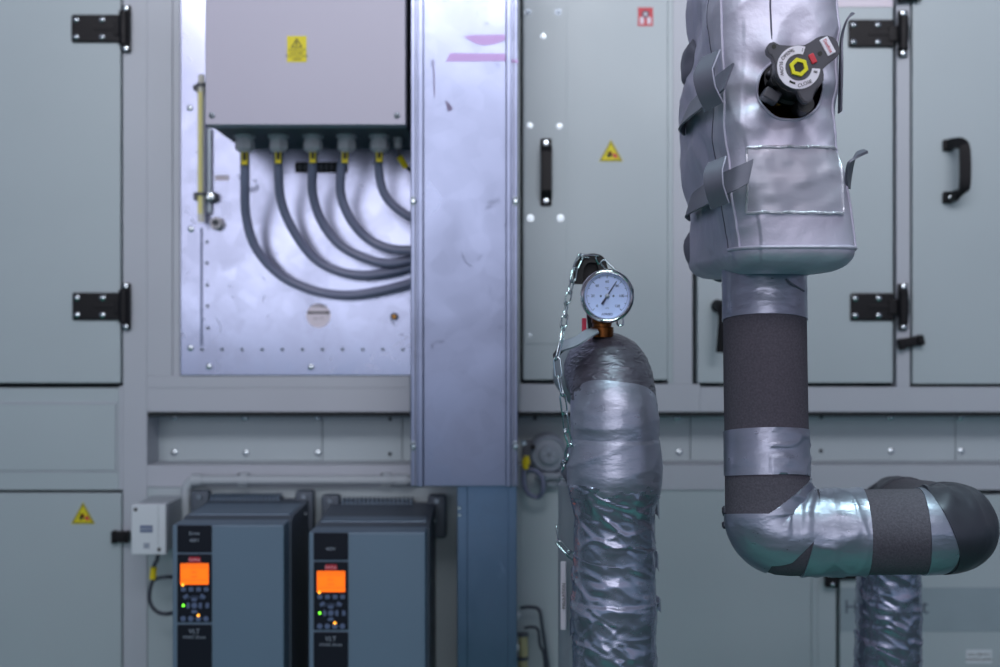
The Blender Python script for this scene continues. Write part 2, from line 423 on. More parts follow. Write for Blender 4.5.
# bar handle on the middle door
mb = MB(); c0, c1 = P(546, 146, D-.006), P(546, 199, D-.006)
mb.box(c0.x-.0105, c0.x+.0105, D-.030, D-.022, c1.z+.012, c0.z-.012, M['black'], .003)
for c, s_ in ((c0, 1), (c1, -1)):
    mb.box(c.x-.0105, c.x+.0105, D-.012, D-.006, c.z-.0135, c.z+.0135, M['black'], .003)
    ribbon(mb, [Vector((c.x, D-.010, c.z)), Vector((c.x, D-.020, c.z-s_*.010)), Vector((c.x, D-.026, c.z-s_*.020))], Vector((.021,0,0)), M['black'], .006)
    mb.lathe((c.x, D-.012, c.z+s_*.004), [(.0052,0),(.0045,.002),(0,.0026)], M['zinc'], seg=14)
tag(mb.build('handle', dC), 'black flat bar handle')
# curved pulls
def pull(par, pts, r, lab=None):
    mb = MB(); mb.tube(smoothpath(pts, 8), r, M['black'], 12)
    for e in (pts[0], pts[-1]): mb.lathe((e.x, D-.004, e.z), [(r*1.35,0),(r*1.35,.004),(r*.9,.007)], M['black'], seg=18)
    return mb.build('handle', par)
zt, zb = P(946, 146, D).z, P(946, 198, D).z; xx = P(946, 146, D).x
mb = MB()
pp = [Vector((xx, D-.004, zt)), Vector((xx+.006, D-.026, zt+.001)), Vector((xx+.013, D-.046, zt-.003)), Vector((xx+.016, D-.052, zt-.016)), Vector((xx+.016, D-.052, zb+.018)), Vector((xx+.012, D-.042, zb+.004)), Vector((xx+.004, D-.02, zb)), Vector((xx, D-.004, zb-.001))]
ribbon(mb, pp, [Vector((0,.0,.019))]*2+[Vector((.012,.0,.015))]+[Vector((.0185,0,0))]*2+[Vector((.012,.0,.015))]+[Vector((0,0,.019))]*2, M['black'], .009)
mb.lathe((xx+.002, D-.02, zb-.001), [(.004,0),(.0035,.003),(0,.004)], M['zinc'], seg=12)
for z in (zt, zb): mb.box(xx-.009, xx+.010, D-.012, D-.004, z-.011, z+.011, M['black'], .003)
tag(mb.build('handle', dE, smooth=50), 'black D-shaped pull handle')
q = P(717, 306, D); w = P(716, 352, D)
mb = MB(); mb.tube(smoothpath([Vector((q.x, D-.004, q.z)), Vector((q.x, D-.03, q.z)), Vector((q.x+.002, D-.05, q.z-.02)), Vector((w.x, D-.046, w.z)),], 8), [.010]*8+[.0095]*8+[.008]*9, M['black'], 12)
mb.lathe((q.x, D-.004, q.z), [(.012,0),(.012,.006),(.009,.01)], M['black'], seg=18)
tag(mb.build('handle', dR), 'black lever handle')
# hinges
def hinge(par, x0, x1, yc, kx, half):
    c = P(kx, yc, D-.004); a = P(x0, yc, D-.004).x; b = P(x1, yc, D-.004).x; Yh = D-.004; h = .0255
    mb = MB(); mb.box(a, b-.002, Yh-.005, Yh, c.z-h, c.z+h, M['black'], .0035)
    # knuckle barrel with leaf lugs
    mb.cyl((c.x+.001, Yh-.010, c.z-.030), (c.x+.001, Yh-.010, c.z+.030), .0095, M['black'], seg=18)
    mb.cyl((c.x+.001, Yh-.010, c.z-.013), (c.x+.001, Yh-.010, c.z+.013), .0108, M['black'], seg=18)
    mb.box(c.x-.006, c.x+.0115, Yh-.007, Yh+.002, c.z-.043, c.z+.043, M['black'], .003)
    mb.box(b-.014, c.x, Yh-.008, Yh-.001, c.z-.014, c.z+.014, M['black'], .002)
    mb.box(b-.05, b-.004, Yh-.0066, Yh-.004, c.z-.004, c.z+.004, M['black'], .001)
    for u, v in ((.10,.62),(.10,-.62),(.62,.62),(.62,-.62)):
        mb.lathe((a+(b-a)*u, Yh-.005, c.z+h*v), [(.0055,0),(.005,.0015),(.002,.003),(0,.003)], M['zinc'], seg=14)
    for s_ in (.86, -.86): mb.lathe((c.x+.003, Yh-.007, c.z+.043*s_), [(.0052,0),(.0045,.002),(0,.003)], M['zinc'], seg=14)
    return tag(mb.build('hinge', par), 'black bolted strap hinge')
hinge(dUL, 72, 122, 29, 125, 1); hinge(dUL, 73, 122, 306.5, 125, 1)
hinge(dR, 848, 895, 34, 901, 1); hinge(dR, 850, 895, 307, 901, 1)
# small latches
def latch(par, x0, y0, x1, y1, til):
    mb = MB(); c = P((x0+x1)/2, (y0+y1)/2, D-.004); w = (x1-x0)/F*D/2; h = (y1-y0)/F*D/2*.7; rot = Matrix.Rotation(-til, 3, 'Y')
    mb.box(c.x-w, c.x+w*.55, D-.018, D-.004, c.z-h, c.z+h, M['black'], .003, rot=rot, piv=c)
    mb.box(c.x+w*.45, c.x+w, D-.024, D-.004, c.z-h*1.1, c.z+h*1.1, M['black'], .004, rot=rot, piv=c)
    mb.box(c.x-w*1.0, c.x-w*.5, D-.02, D-.002, c.z-h*1.25, c.z+h*1.1, M['black'], .003, rot=rot, piv=c)
    return tag(mb.build('latch', par), 'small black latch')
latch(dE, 897, 335, 922, 349, .2); latch(dE, 897, -8, 919, 4, 0)
latch(dLL, 113, 528, 131, 544, 0)
mb = MB(); mb.pbox(826, 574, 862, 580, D-.016, .012, M['black'], .003); mb.pbox(826, 574, 839, 588, D-.018, .014, M['black'], .003)
mb.lathe(P(832.5, 584.5, D-.018), [(.004,0),(.0035,.002),(0,.003)], M['zinc'], seg=12); tag(mb.build('latch', dLR), 'black latch in the door corner')
# signs -------------------------------------------------------
def triangle(par, cx, cy, w, h, lab, Y):
    mb = MB(); e = .0004
    A = [(cx-w/2, cy+h/2), (cx, cy-h/2), (cx+w/2, cy+h/2)]
    mb.prism(A, Y-.0006, .0006, M['yellow'])
    for i in range(3):
        a = Vector(A[i]); b = Vector(A[(i+1) % 3]); cen = Vector((cx, cy+h/6)); a1 = a+(cen-a)*.08; b1 = b+(cen-b)*.08; a2 = a+(cen-a)*.21; b2 = b+(cen-b)*.21
        mb.prism([a1, b1, b2, a2], Y-.0009, .0003, M['ink'])
    mb.prism([(cx-w*.17, cy+h*.30), (cx-w*.10, cy+h*.05), (cx, cy+h*.02), (cx+.04*w, cy+h*.16), (cx, cy+h*.30)], Y-.0009, .0003, M['ink'])
    mb.ring(P(cx-w*.02, cy+h*.12, Y-.0009), .0012, .0036, 0, 2*PI, .0003, M['orange'], 16)
    mb.prism([(cx+w*.05, cy+h*.18), (cx+w*.2, cy+h*.12), (cx+w*.29, cy+h*.33), (cx+w*.12, cy+h*.33)], Y-.001, .0004, M['red'])
    return tag(mb.build('warning_sign', par, smooth=0), lab)
triangle(dLL, 83, 513, 24, 22, 'yellow triangular warning sign with a crushed hand symbol', D-.004)
triangle(dC, 611, 150.5, 24, 22, 'yellow triangular warning sign', D-.004)
mb = MB(); mb.pbox(638, 7.5, 653, 26, D-.0046, .0006, M['red'], 0)
mb.pbox(640, 17, 644, 24, D-.005, .0004, M['whitelab'], 0); mb.pbox(647, 17, 651, 24, D-.005, .0004, M['whitelab'], 0)
mb.ring(P(645.5, 14, D-.0052), .003, .0066, 0, 2*PI, .0004, M['needle'], 20); mb.lathe(P(645.5, 14, D-.005), [(.003, 0), (.003,.0003)], M['whitelab'], seg=12)
mb.prism([(644.5,20),(646.8,20),(645.6,23.5)], D-.0052, .0004, M['red'])
tag(mb.build('warning_sign', dC, smooth=0), 'small red rectangular sign')
mb = MB(); mb.pbox(822, -14, 893, 7, D-.0055, .0015, M['whitelab'], .0004); tag(mb.build('sign_plate', dR), 'pale sign plate at the top of the door')
# pale band with letters on the lower right door
mb = MB(); mb.pbox(841, 587.5, X1, 631.5, D-.0055, .0015, M['letterband'], .0004)
text(mb, 'H', 851, 607.5, D-.0057, .036, M['drive_dark'], ext=.0004, sx=.95); text(mb, 't', 925, 607, D-.0057, .040, M['drive_dark'], ext=.0004)
tag(mb.build('lettered_band', dLR, smooth=0), 'pale grey band with dark letters')
mb = MB(); mb.pbox(966, 650, 992, 663.5, D-.0052, .0012, M['white'], 0)
text(mb, 'FULL SERVICE', 979, 654.6, D-.0054, .0068, M['ink']); text(mb, 'MONDELGERES', 979, 659.6, D-.0054, .0068, M['ink'])
tag(mb.build('name_label', dLR, smooth=0), 'small white printed label')
# ------------------------------------------------------------ galvanised mounting plate
pl = thing('mounting_plate', P(300, 376, D), 'shiny galvanised steel plate behind the junction box and its cables', 'metal plate')
Yp = D-.002
mb = MB(); mb.pbox(180.5, Y0, 412, 375.5, Yp, .012, M['galv'], .001)
mb.build('sheet', pl)
mb = MB(); mb.cyl(P(201.5, 228, Yp-.0004), P(201.5, 346, Yp-.0004), .0022, M['galv'], seg=8); tag(mb.build('folded_rib', pl), 'thin raised vertical rib')
rv = bolt_mesh(P(207, 242, Yp), .0032, M['zincdull'], 'rivet', pl)
for px, py in [(207, 263), (207.3, 285), (207.5, 306), (208, 328)]+[(202+20.1*i, 349.5) for i in range(11)]:
    inst(rv, pl, P(px, py, Yp)-P(207, 242, Yp))
bo = bolt_mesh(P(190, 108, Yp), .0058, M['zinc'], 'bolt', pl)
for px, py in ((191,229),(190.5,348),(209,366.5),(311,367)): inst(bo, pl, P(px, py, Yp)-P(190, 108, Yp))
mb = MB(); c = P(318.5, 315.5, Yp); mb.lathe(c, [(.0225, 0), (.0225, .0006)], M['whitelab'], seg=48)
mb.pbox(308.5, 311.6, 329, 313.6, Yp-.001, .0004, M['ink'], 0)
for x, d in ((306.8, 1), (330.6, -1)): mb.prism([(x, 312.6), (x+3*d, 310.8), (x+3*d, 314.4)], Yp-.001, .0004, M['ink'])
text(mb, 'ventilator', 318.5, 305.5, Yp-.0008, .0075, M['boxdark']); text(mb, 'max. 120', 318.5, 318.5, Yp-.0008, .005, M['boxdark'])
tag(mb.build('round_label', pl, smooth=30), 'round pale label with a double-headed arrow')
mb = MB(); mb.pbox(215, 175, 229, 180.5, Yp-.0008, .0008, M['whitelab'], 0); tag(mb.build('small_label', pl, smooth=0), 'small pale label')
# threaded fittings on the plate
def port(c, r, m1, m2, label):
    t = thing('threaded_port', c, label, 'pipe fitting')
    mb = MB(); mb.lathe(c, [(r*1.25, 0), (r*1.25, .006), (r*1.1, .007)], m1, seg=6); mb.build('hex_base', t)
    mb = MB(); mb.lathe(c, [(r, .006), (r, .02), (r*.9, .022), (r*.62, .022), (r*.6, .010), (0, .010)], m1, seg=24); mb.build('collar', t)
    mb = MB(); mb.lathe(Vector(c)-Vector((0,.0095,0)), [(r*.58, 0), (r*.5, .002), (0, .002)], m2, seg=20); mb.build('plug', t)
port(P(218, 224, Yp), .011, M['gland'], M['boxdark'], 'white round open fitting below the yellow-striped tube')
port(P(394.5, 316.5, Yp), .006, M['boxdark'], M['brass'], 'tiny dark brass-tipped fitting on the plate under the cables')
# black terminal rail behind the cables
t = thing('terminal_rail', P(320, 172, Yp), 'black terminal rail on the plate behind the middle cables', 'terminal rail')
mb = MB(); mb.pbox(295, 162, 347, 172, Yp-.008, .008, M['black'], .001); mb.build('rail', t)
mb = MB()
for k in range(9): mb.pbox(298+k*5.3, 164, 301.3+k*5.3, 170, Yp-.011, .004, M['boxdark'], .0006)
mb.build('terminal_row', t)
# sight tube
t = thing('sight_tube', P(201, 222, Yp), 'upright clear tube with a pale yellow stripe left of the junction box', 'sight tube')
Yt = D-.03
mb = MB(); mb.cyl(P(201.2, 222, Yt), P(201.2, 75, Yt), .0062, M['tubegl'], seg=20); mb.build('tube', t)
mb = MB(); mb.box(P(198.5,0,Yt).x, P(203,0,Yt).x, Yt-.0072, Yt-.005, P(0,214,Yt).z, P(0,92,Yt).z, M['tubeyel'], .0008); tag(mb.build('colour_strip', t), 'pale yellow strip')
for yy, hh in ((88, 4), (197, 5)):
    mb = MB(); mb.pbox(193, yy-hh, 216 if yy > 100 else 205, yy+hh-2, Yt+.004, .024, M['boxdark'], .002)
    mb.ring(P(201.2, yy-1, Yt), .0064, .009, 0, 2*PI, .006, M['boxdark'], 20, w=Vector((0,1,0)), d=Vector((0,0,1)))
    if yy > 100: mb.lathe(P(209.5, 197, Yt+.004), [(.008,0),(.008,.002),(.004,.003),(.003,.006),(0,.006)], M['zinc'], seg=16)
    else: mb.lathe(P(196, 88, Yt+.004), [(.006,0),(.005,.004),(0,.005)], M['boxdark'], seg=16)
    mb.build('bracket', t)
mb = MB(); mb.pbox(206, 128, 211, 213, Yt+.016, .006, M['zincdull'], .001)
tag(mb.build('back_strip', t), 'narrow grey backing strip')
# ------------------------------------------------------------ junction box
Yb = 2.12
jb = thing('junction_box', P(306, 125, Yp), 'light grey square junction box with a yellow warning label, feeding five cables', 'junction box')
a = P(205, 125, Yb); b = P(408, -70, Yb)
mb = MB(); mb.box(a.x+.003, b.x-.003, Yb+.035, Yp, a.z+.001, b.z, M['boxdark'], .004); tag(mb.build('body', jb), 'dark grey enclosure body')
mb = MB(); mb.box(a.x, b.x-.004, Yb, Yb+.036, a.z, b.z, M['boxgrey'], .003); tag(mb.build('cover', jb), 'light grey screwed cover')
for px in (212, 397):
    mb = MB(); c = P(px, 115.5, Yb); mb.lathe(c, [(.0052, -.001), (.0052, .0012), (.004, .002), (.0022, .002), (.0022, .0005), (0, .0005)], M['zincdull'], seg=18); mb.lathe(c, [(.0024, .0021), (0, .0022)], M['ink'], seg=10); mb.build('screw', jb)
mb = MB(); mb.pbox(287, 36, 306.5, 62, Yb-.0008, .0012, M['yellow'], 0)
T3 = [(291, 47.5), (296.7, 38), (302.5, 47.5)]
for i in range(3):
    p_, q_ = Vector(T3[i]), Vector(T3[(i+1) % 3]); cc = Vector((296.7, 44.5)); mb.prism([p_, q_, q_+(cc-q_)*.3, p_+(cc-p_)*.3], Yb-.0011, .0003, M['ink'])
mb.prism([(296.2, 41.5), (297.8, 41.5), (296.6, 43.8), (298, 43.8), (295.9, 47), (296.5, 44.6), (295.4, 44.6)], Yb-.0011, .0003, M['ink'])
for k, (s_, yy) in enumerate((('ATTENTION', 50.0), ('DANGER', 53), ('HIGH VOLTAGE', 56), ('INSIDE', 59.2))): text(mb, s_, 296.7, yy, Yb-.001, .0052, M['ink'])
tag(mb.build('warning_label', jb, smooth=0), 'yellow label with a warning triangle and four lines')
zb_ = a.z
cables = []
for i, px in enumerate((244.8, 278.5, 313, 346.5, 379.5)):
    Yg = 2.235; c = P(px, 0, Yg); gx = c.x; r = .0165
    mb = MB(); mb.lathe((gx, Yg, zb_+.002), [(r*1.1, 0), (r*1.1, .006), (r*.9, .0065), (r*.92, .012)], M['gland'], axis=(0,0,-1), seg=30)
    mb.lathe((gx, Yg, zb_-.010), [(r, 0), (r*1.03, .003), (r*1.03, .012), (r*.9, .015), (r*.66, .0175), (.0105, .019)], M['gland'], axis=(0,0,-1), seg=6 if i % 2 else 8)
    tag(mb.build('cable_gland', jb, smooth=30))
Yg = 2.26; gx = P(398, 0, Yg).x; mb = MB(); mb.lathe((gx, Yg, zb_+.002), [(.009, 0), (.009, .008), (.0075, .010), (.0075, .018), (.004, .021)], M['gland'], axis=(0,0,-1), seg=12); mb.build('small_gland', jb)
# ------------------------------------------------------------ five heavy cables
ctrl = [
 [(244.8,148,2.235),(245,175,2.25),(246,215,2.30),(256,248,2.335),(280,275,2.36),(312,290,2.37),(345,295,2.365),(378,291,2.36),(412,282,2.35),(450,268,2.34)],
 [(278.5,148,2.235),(278.5,170,2.25),(281,200,2.29),(292,228,2.32),(312,256,2.345),(335,270,2.355),(362,275,2.355),(388,272,2.35),(412,266,2.345),(450,255,2.34)],
 [(313,148,2.235),(312.5,168,2.25),(313,195,2.29),(322,222,2.32),(340,245,2.335),(365,258,2.34),(388,263,2.335),(412,259,2.33),(450,250,2.33)],
 [(346.5,148,2.235),(341.5,168,2.25),(341,195,2.28),(351,220,2.30),(367,238,2.315),(388,248,2.315),(412,250,2.31),(450,247,2.31)],
 [(379.5,148,2.235),(378.5,165,2.25),(382,188,2.27),(392,204,2.28),(412,218,2.285),(440,228,2.285)]]
for i, (cc, lb) in enumerate(zip(ctrl, ('leftmost and lowest of the five grey cables hanging under the junction box', 'grey cable second from the left under the junction box', 'middle one of the five grey cables under the junction box', 'grey cable second from the right under the junction box', 'rightmost and shortest of the five grey cables under the junction box'))):
    pts = smoothpath([P(*q) for q in cc], 10)
    t = thing('cable', pts[0], lb, 'cable', 'grey power cables under the junction box')
    mb = MB(); mb.tube(pts, .0083 if i < 4 else .0078, M['cable'], 16); mb.build('sheath', t)
    c = Vector(pts[3])+Vector((0,0,-.004)); mb = MB(); d = (pts[8]-pts[2]).normalized()
    mb.box(c.x-.0065+.002, c.x+.0065, c.y-.0105, c.y-.006, c.z-.013, c.z+.012, M['yellow2'], .001); mb.box(c.x-.001, c.x+.004, c.y-.0110, c.y-.0104, c.z-.006, c.z+.008, M['ink'], 0)
    tag(mb.build('marker_tag', t), 'yellow marker tag')
t = thing('cable', P(398, 150, 2.26), 'thin short cable with a yellow tag at the right corner of the junction box', 'cable')
mb = MB(); mb.tube(smoothpath([P(398,145,2.26), P(399,155,2.26), P(404,164,2.27), P(414,174,2.28)], 8), .0032, M['cable_dark'], 10); mb.build('sheath', t)
mb = MB(); mb.cyl(P(399.3,157,2.255), P(406,167,2.265), .0055, M['yellow2'], seg=10); tag(mb.build('marker_tag', t), 'yellow marker tag')
# ------------------------------------------------------------ wide galvanised duct and the narrow one under it
Yd = 2.13
dt = thing('cable_duct', P(464, 487, D), 'wide upright galvanised sheet metal duct between the cables and the middle door', 'metal duct')
z0 = P(0, 487, Yd).z; z1 = P(0, -80, Yd).z; xa = P(410.5, 0, Yd).x; xb = P(518, 0, Yd).x
mb = MB(); mb.box(xa+.002, xb-.002, Yd+.01, D-.002, z0+.003, z1, M['galv2'], .001)
xl, xr = P(424.5,0,Yd).x, P(505,0,Yd).x
mb.box(xl-.002, xr+.002, Yd+.003, Yd+.02, z0+.001, z1, M['galv2'], .001); mb.build('duct_body', dt)
for q0, q1 in ((410.5, 424), (505.5, 518)):
    mb = MB(); u0, u1 = P(q0,0,Yd).x, P(q1,0,Yd).x; w = u1-u0; inn = 1 if q0 < 450 else -1
    mb.box(u0, u1, Yd, Yd+.025, z0, z1, M['galv2'], .0025)
    e0 = u0+w*.52 if inn > 0 else u0+.001; mb.box(e0, e0+w*.44, Yd-.004, Yd+.005, z0, z1, M['galv2'], .002)
    e0 = u0+w*.32 if inn > 0 else u0+w*.62
    mb.box(e0, e0+.0018, Yd-.0012, Yd+.003, z0, z1, M['boxdark'], .0004)
    tag(mb.build('folded_flange', dt), 'folded edge flange')
for px in (413.5, 515.5):
  for py in (201, 446):
    mb = MB(); mb.lathe(P(px, py, Yd), [(.006, 0), (.0055, .003), (.003, .005), (0, .005)], M['zinc'], seg=6); mb.pbox(px-3, py-5, px+2, py+5, Yd-.002, .004, M['zincdull'], .001); mb.build('clip_screw', dt)
# violet film left on the front, scuff marks
mb = MB(); Yf = Yd+.0024
mb.prism([(446,61.5),(450,53),(480,53.5),(505,53.5),(506,61)], Yf, .0006, M['purple']); mb.prism([(464,36.5),(472,35),(505,34.5),(505,40),(496,44),(484,45.5),(474,43)], Yf, .0006, M['purple'])
mb.prism([(506,58),(518,60),(518,63),(506,62)], Yd-.0005, .0006, M['purple'])
tag(mb.build('film_remnant', dt, smooth=0), 'two strips of violet protective film')
mb = MB(); mb.prism([(445,100),(449,103),(453,108),(451,111),(447.5,111)], Yf, .0006, M['scuff']); mb.prism([(432.5,60),(434,60),(435,97),(433.8,97)], Yf, .0006, M['scuff'])
tag(mb.build('scuff_mark', dt, smooth=0), 'grey scuffs'); bpy.context.view_layer.update()
Yn = 2.22
nd = thing('cable_duct', P(487, 667, D), 'narrow bluish galvanised duct running down below the wide duct', 'metal duct')
zb2 = 0.0; xa = P(457,0,Yn).x; xb = P(517,0,Yn).x; zt2 = P(0,486,Yn).z
mb = MB(); mb.box(xa, xb, Yn, D-.002, zb2, zt2+.03, M['galv3'], .002); mb.build('duct_body', nd)
for u0, u1 in ((457.2, 467.5), (508, 517)):
    mb = MB(); mb.box(P(u0,0,Yn).x, P(u1,0,Yn).x, Yn-.003, Yn+.01, zb2, zt2, M['galv3'], .0015); mb.build('folded_flange', nd)
mb = MB()
for px, py in ((459.5,508),(459.5,515)): mb.lathe(P(px, py, Yn-.003), [(.004, 0), (.003,.003),(0,.003)], M['zinc'], seg=6)
mb.build('clip_screw', nd)
# ------------------------------------------------------------ conduit above the drives
ct = thing('conduit_pipe', P(300, 484, D), 'pale grey conduit pipe running along the wall above the two drives', 'conduit')
Yc = D-.016; rc = .0088
mb = MB(); mb.tube(fillet([P(186, 560, Yc), P(186, 480, Yc), P(412, 480, Yc)], .02), rc, M['conduit'], 16); mb.build('pipe', ct)
for px, w in ((197, 5), (402, 6)):
    mb = MB(); mb.cyl(P(px-w, 480, Yc), P(px+w, 480, Yc), rc*1.3, M['conduit'], seg=20); tag(mb.build('socket', ct), 'pale pipe socket')
for px in (243, 386):
    mb = MB(); mb.cyl(P(px-4, 480, Yc), P(px+4, 480, Yc), rc*1.18, M['conduit'], seg=20); mb.pbox(px-5, 473.5, px+5, 476.5, Yc-.002, .016, M['conduit'], .001); mb.pbox(px-5, 484, px+5, 487, Yc-.002, .016, M['conduit'], .001)
    mb.lathe(P(px-4, 475, Yc-.002), [(.003,0),(.002,.002),(0,.002)], M['boxdark'], seg=10); mb.build('pipe_clip', ct)
# ------------------------------------------------------------ frequency drives
def drive(x0, x1, yt, bx0, bx1, yb, label, lines, dy):
    Yf_ = 2.11; t = thing('frequency_drive', P((x0+x1)/2, 667, D), label, 'frequency drive', 'grey frequency drives on the wall')
    a = P(x0, yt, Yf_); b = P(x1, yt, Yf_); zt = a.z; zb_ = zt-.60; Yk = D-.012
    # front cover
    mb = MB(); mb.box(a.x, b.x, Yf_, Yf_+.06, zb_, zt, M['drive'], .004); tag(mb.build('front_cover', t), 'blue-grey front cover')
    # body with sloping shoulder
    ww = .003; xs = (a.x+ww, b.x-ww); zr = P(0, yb, D-.08).z
    prof = [(Yf_+.055, zb_), (Yf_+.055, zt-.003), (Yf_+.075, zt+.003), (Yk-.045, zr-.002), (Yk-.04, zr), (Yk, zr), (Yk, zb_)]
    n = len(prof); vs = [Vector((xs[0], y, z)) for y, z in prof]+[Vector((xs[1]+.006, y, z)) for y, z in prof]
    fs = [tuple(range(n)), tuple(range(2*n-1, n-1, -1))]+[(i, (i+1) % n, n+(i+1) % n, n+i) for i in range(n)]
    mb = MB(); mb.add(vs, fs, M['drive_dark']); mb.box(xs[0]+.004, xs[1], Yf_+.085, Yk-.06, zt-.002, zt+.006, M['drive'], .003)
    mb.cyl((xs[1]+.005, Yk-.07, zt-.012), (xs[1]+.010, Yk-.07, zt-.012), .004, M['zincdull'], seg=14)
    tag(mb.build('housing', t, smooth=30), 'dark grey housing')
    # heat sink fins at the back and mounting ears
    mb = MB(); zf = P(0, yb-6, D-.03).z; xf0, xf1 = P(bx0+22, 0, D-.03).x, P(bx1-30, 0, D-.03).x; N = 17
    mb.box(xf0, xf1, Yk-.035, Yk, zt-.05, zf, M['drive_dark'], .001)
    for k in range(N): 
        xk = xf0+(xf1-xf0)*(k+.5)/N; mb.box(xk-.0016, xk+.0016, Yk-.04, Yk, zt-.05, zf+.006, M['drive'], .0008)
    tag(mb.build('heat_sink', t), 'finned heat sink')
    for xx in (P(bx0+11,0,D-.03).x, P(bx1-7,0,D-.03).x):
        mb = MB(); mb.box(xx-.017, xx+.017, Yk-.03, Yk, zt-.05, zf+.012, M['drive_dark'], .006); mb.lathe((xx, Yk-.03, zf+.002), [(.006,0),(.005,.004),(0,.004)], M['zincdull'], seg=6); mb.build('mounting_ear', t)
    px0, px1 = x0+5, x0+39.5
    Y = Yf_-.003
    mb = MB(); mb.pbox(px0, yt+1, px1, yt+28, Y, .006, M['panel'], .001)
    for k, s_ in enumerate(lines): text(mb, s_, (px0+px1)/2, yt+9+7*k if len(lines) > 1 else yt+17, Y-.0002, .0075, M['silvertext'])
    mb.build('terminal_cover', t, smooth=30)
    mb = MB(); mb.pbox(px0, yt+100.5, px1, yt+300, Y, .006, M['panel'], .001)
    text(mb, 'VLT', (px0+px1)/2, yt+107, Y-.0002, .0105, M['silvertext']); text(mb, 'HVAC Drive', (px0+px1)/2, yt+112.8, Y-.0002, .007, M['silvertext'])
    tag(mb.build('name_plate', t, smooth=30), 'black plate with silver lettering')
    cp = MB(); cp.pbox(px0, yt+30, px1, yt+98, Y, .008, M['panel'], .0015); cp = tag(cp.build('control_panel', t, smooth=30), 'black keypad panel')
    mb = MB(); mb.prism([(px0+12, yt+32.5), (px0+23, yt+32.5), (px0+24, yt+38), (px0+11, yt+38)], Y-.0006, .001, M['red'])
    text(mb, 'Danfoss', (px0+px1)/2, yt+35.2, Y-.0009, .0058, M['pinktext']); tag(mb.build('brand_badge', cp, smooth=0), 'red badge')
    mb = MB(); mb.pbox(px0+3.5, yt+39, px0+31.5, yt+60, Y-.0006, .001, M['lcd'], 0)
    mb.pbox(px0+4, yt+40, px0+31, yt+40.5, Y-.0008, .0003, M['orange'], 0); mb.pbox(px0+5, yt+55.5, px0+30, yt+56, Y-.0008, .0003, M['orange'], 0)
    for k, s_ in enumerate(('0.0%   0.00A  0.00kW', '0.0Hz', '0kWh')): text(mb, s_, (px0+px1)/2, yt+43+4.7*k, Y-.0008, .0044, M['orange'])
    tag(mb.build('display', cp, smooth=0), 'lit orange display')
    for k in range(4):
        mb = MB(); mb.pbox(px0+4+k*7.6, yt+63, px0+8.6+k*7.6, yt+67, Y-.0012, .002, M['key'], .0006); mb.build('key', cp)
        mb = MB(); mb.lathe(P(px0+6.2+k*7.6, yt+94.3, Y), [(.0046,0),(.0042,.0012),(0,.0014)], M['key'], seg=16); mb.build('key', cp)
    cc = P(px0+17.3, yt+81, Y); ux = Vector((1,0,0))
    for k in range(4):
        mb = MB(); a0 = PI/2*k+.36-PI/4; mb.ring(cc-Vector((0,.0012,0)), .0075, .0125, a0+.0, a0+.86, .0014, M['key'], 8); mb.build('key', cp)
    mb = MB(); mb.lathe(cc, [(.0048,0),(.0045,.0012),(0,.0014)], M['key'], seg=18); mb.build('key', cp)
    for (dx, dy_, r_) in ((-8.5, -9, .6), (8.5, -9, -.6), (13, 0, PI/2)):
        mb = MB(); q = P(px0+17.3+dx, yt+81+dy_, Y); mb.box(q.x-.0042, q.x+.0042, Y-.0012, Y+.0004, q.z-.0028, q.z+.0028, M['key'], .0006, rot=Matrix.Rotation(-r_, 3, 'Y')); mb.build('key', cp)
    mb = MB(); mb.ring(cc-Vector((0,.0004,0)), .0148, .0156, .7, PI-.7, .0006, M['key'], 16); mb.build('key_arc', cp)
    for (dx, dy_, mm, lb) in ((-11, 0, 'ledg', 'lit green lamp'), (4, 10, 'ledo', 'lit amber lamp'), (-11.5, -20.5, 'ledo', 'lit amber lamp')):
        mb = MB(); mb.lathe(P(px0+17.3+dx, yt+81+dy_, Y-.001), [(.0021,0),(.0018,.001),(0,.0014)], M[mm], seg=14); tag(mb.build('indicator_lamp', cp), lb)
    return t
drive(172, 284, 524.5, 190, 312, 503, 'left one of the two grey frequency drives with orange display, nearer the white box', ['Drive', '400V'], 0)
drive(308.5, 425.5, 532, 320, 444, 507, 'right one of the two grey frequency drives, beside the narrow metal duct', ['400V'], 0)
# ------------------------------------------------------------ small white sensor box with looped cable
sb = thing('sensor_box', P(150, 555, D), 'small white wall box left of the drives', 'control box')
Ys = 2.27; a = P(131, 555, Ys); b = P(166, 504, Ys)
mb = MB(); mb.box(a.x+.001, b.x-.001, Ys+.02, D-.003, a.z+.003, b.z-.001, M['conduit'], .004); tag(mb.build('base', sb), 'grey back half of the box')
mb = MB(); mb.box(a.x, b.x, Ys, Ys+.022, a.z, b.z, M['white'], .003); mb.box(b.x-.014, b.x-.013, Ys-.0008, Ys+.002, a.z+.003, b.z-.003, M['conduit'], .0002); mb.build('lid', sb)
for px, py in ((135.5, 509.5), (159, 549.5)):
    mb = MB(); mb.lathe(P(px, py, Ys), [(.0034,0),(.003,.0012),(0,.0014)], M['ink'], seg=12); mb.build('screw', sb)
mb = MB(); mb.pbox(140, 525.5, 152.5, 532.5, Ys-.0008, .0014, M['key'], .0003); text(mb, 'SIEMENS', 146.2, 529, Ys-.001, .0052, M['white']); tag(mb.build('name_plate', sb, smooth=0), 'small blue-grey label')
mb = MB(); mb.pbox(143.5, 543, 149.5, 548.5, Ys-.0006, .001, M['silvertext'], .0002); tag(mb.build('printed_mark', sb, smooth=0), 'pale printed mark')
t = thing('cable', P(157, 556, Ys+.06), 'dark thin looped cable with a yellow tag hanging under the small white box', 'cable')
Yq = Ys+.06
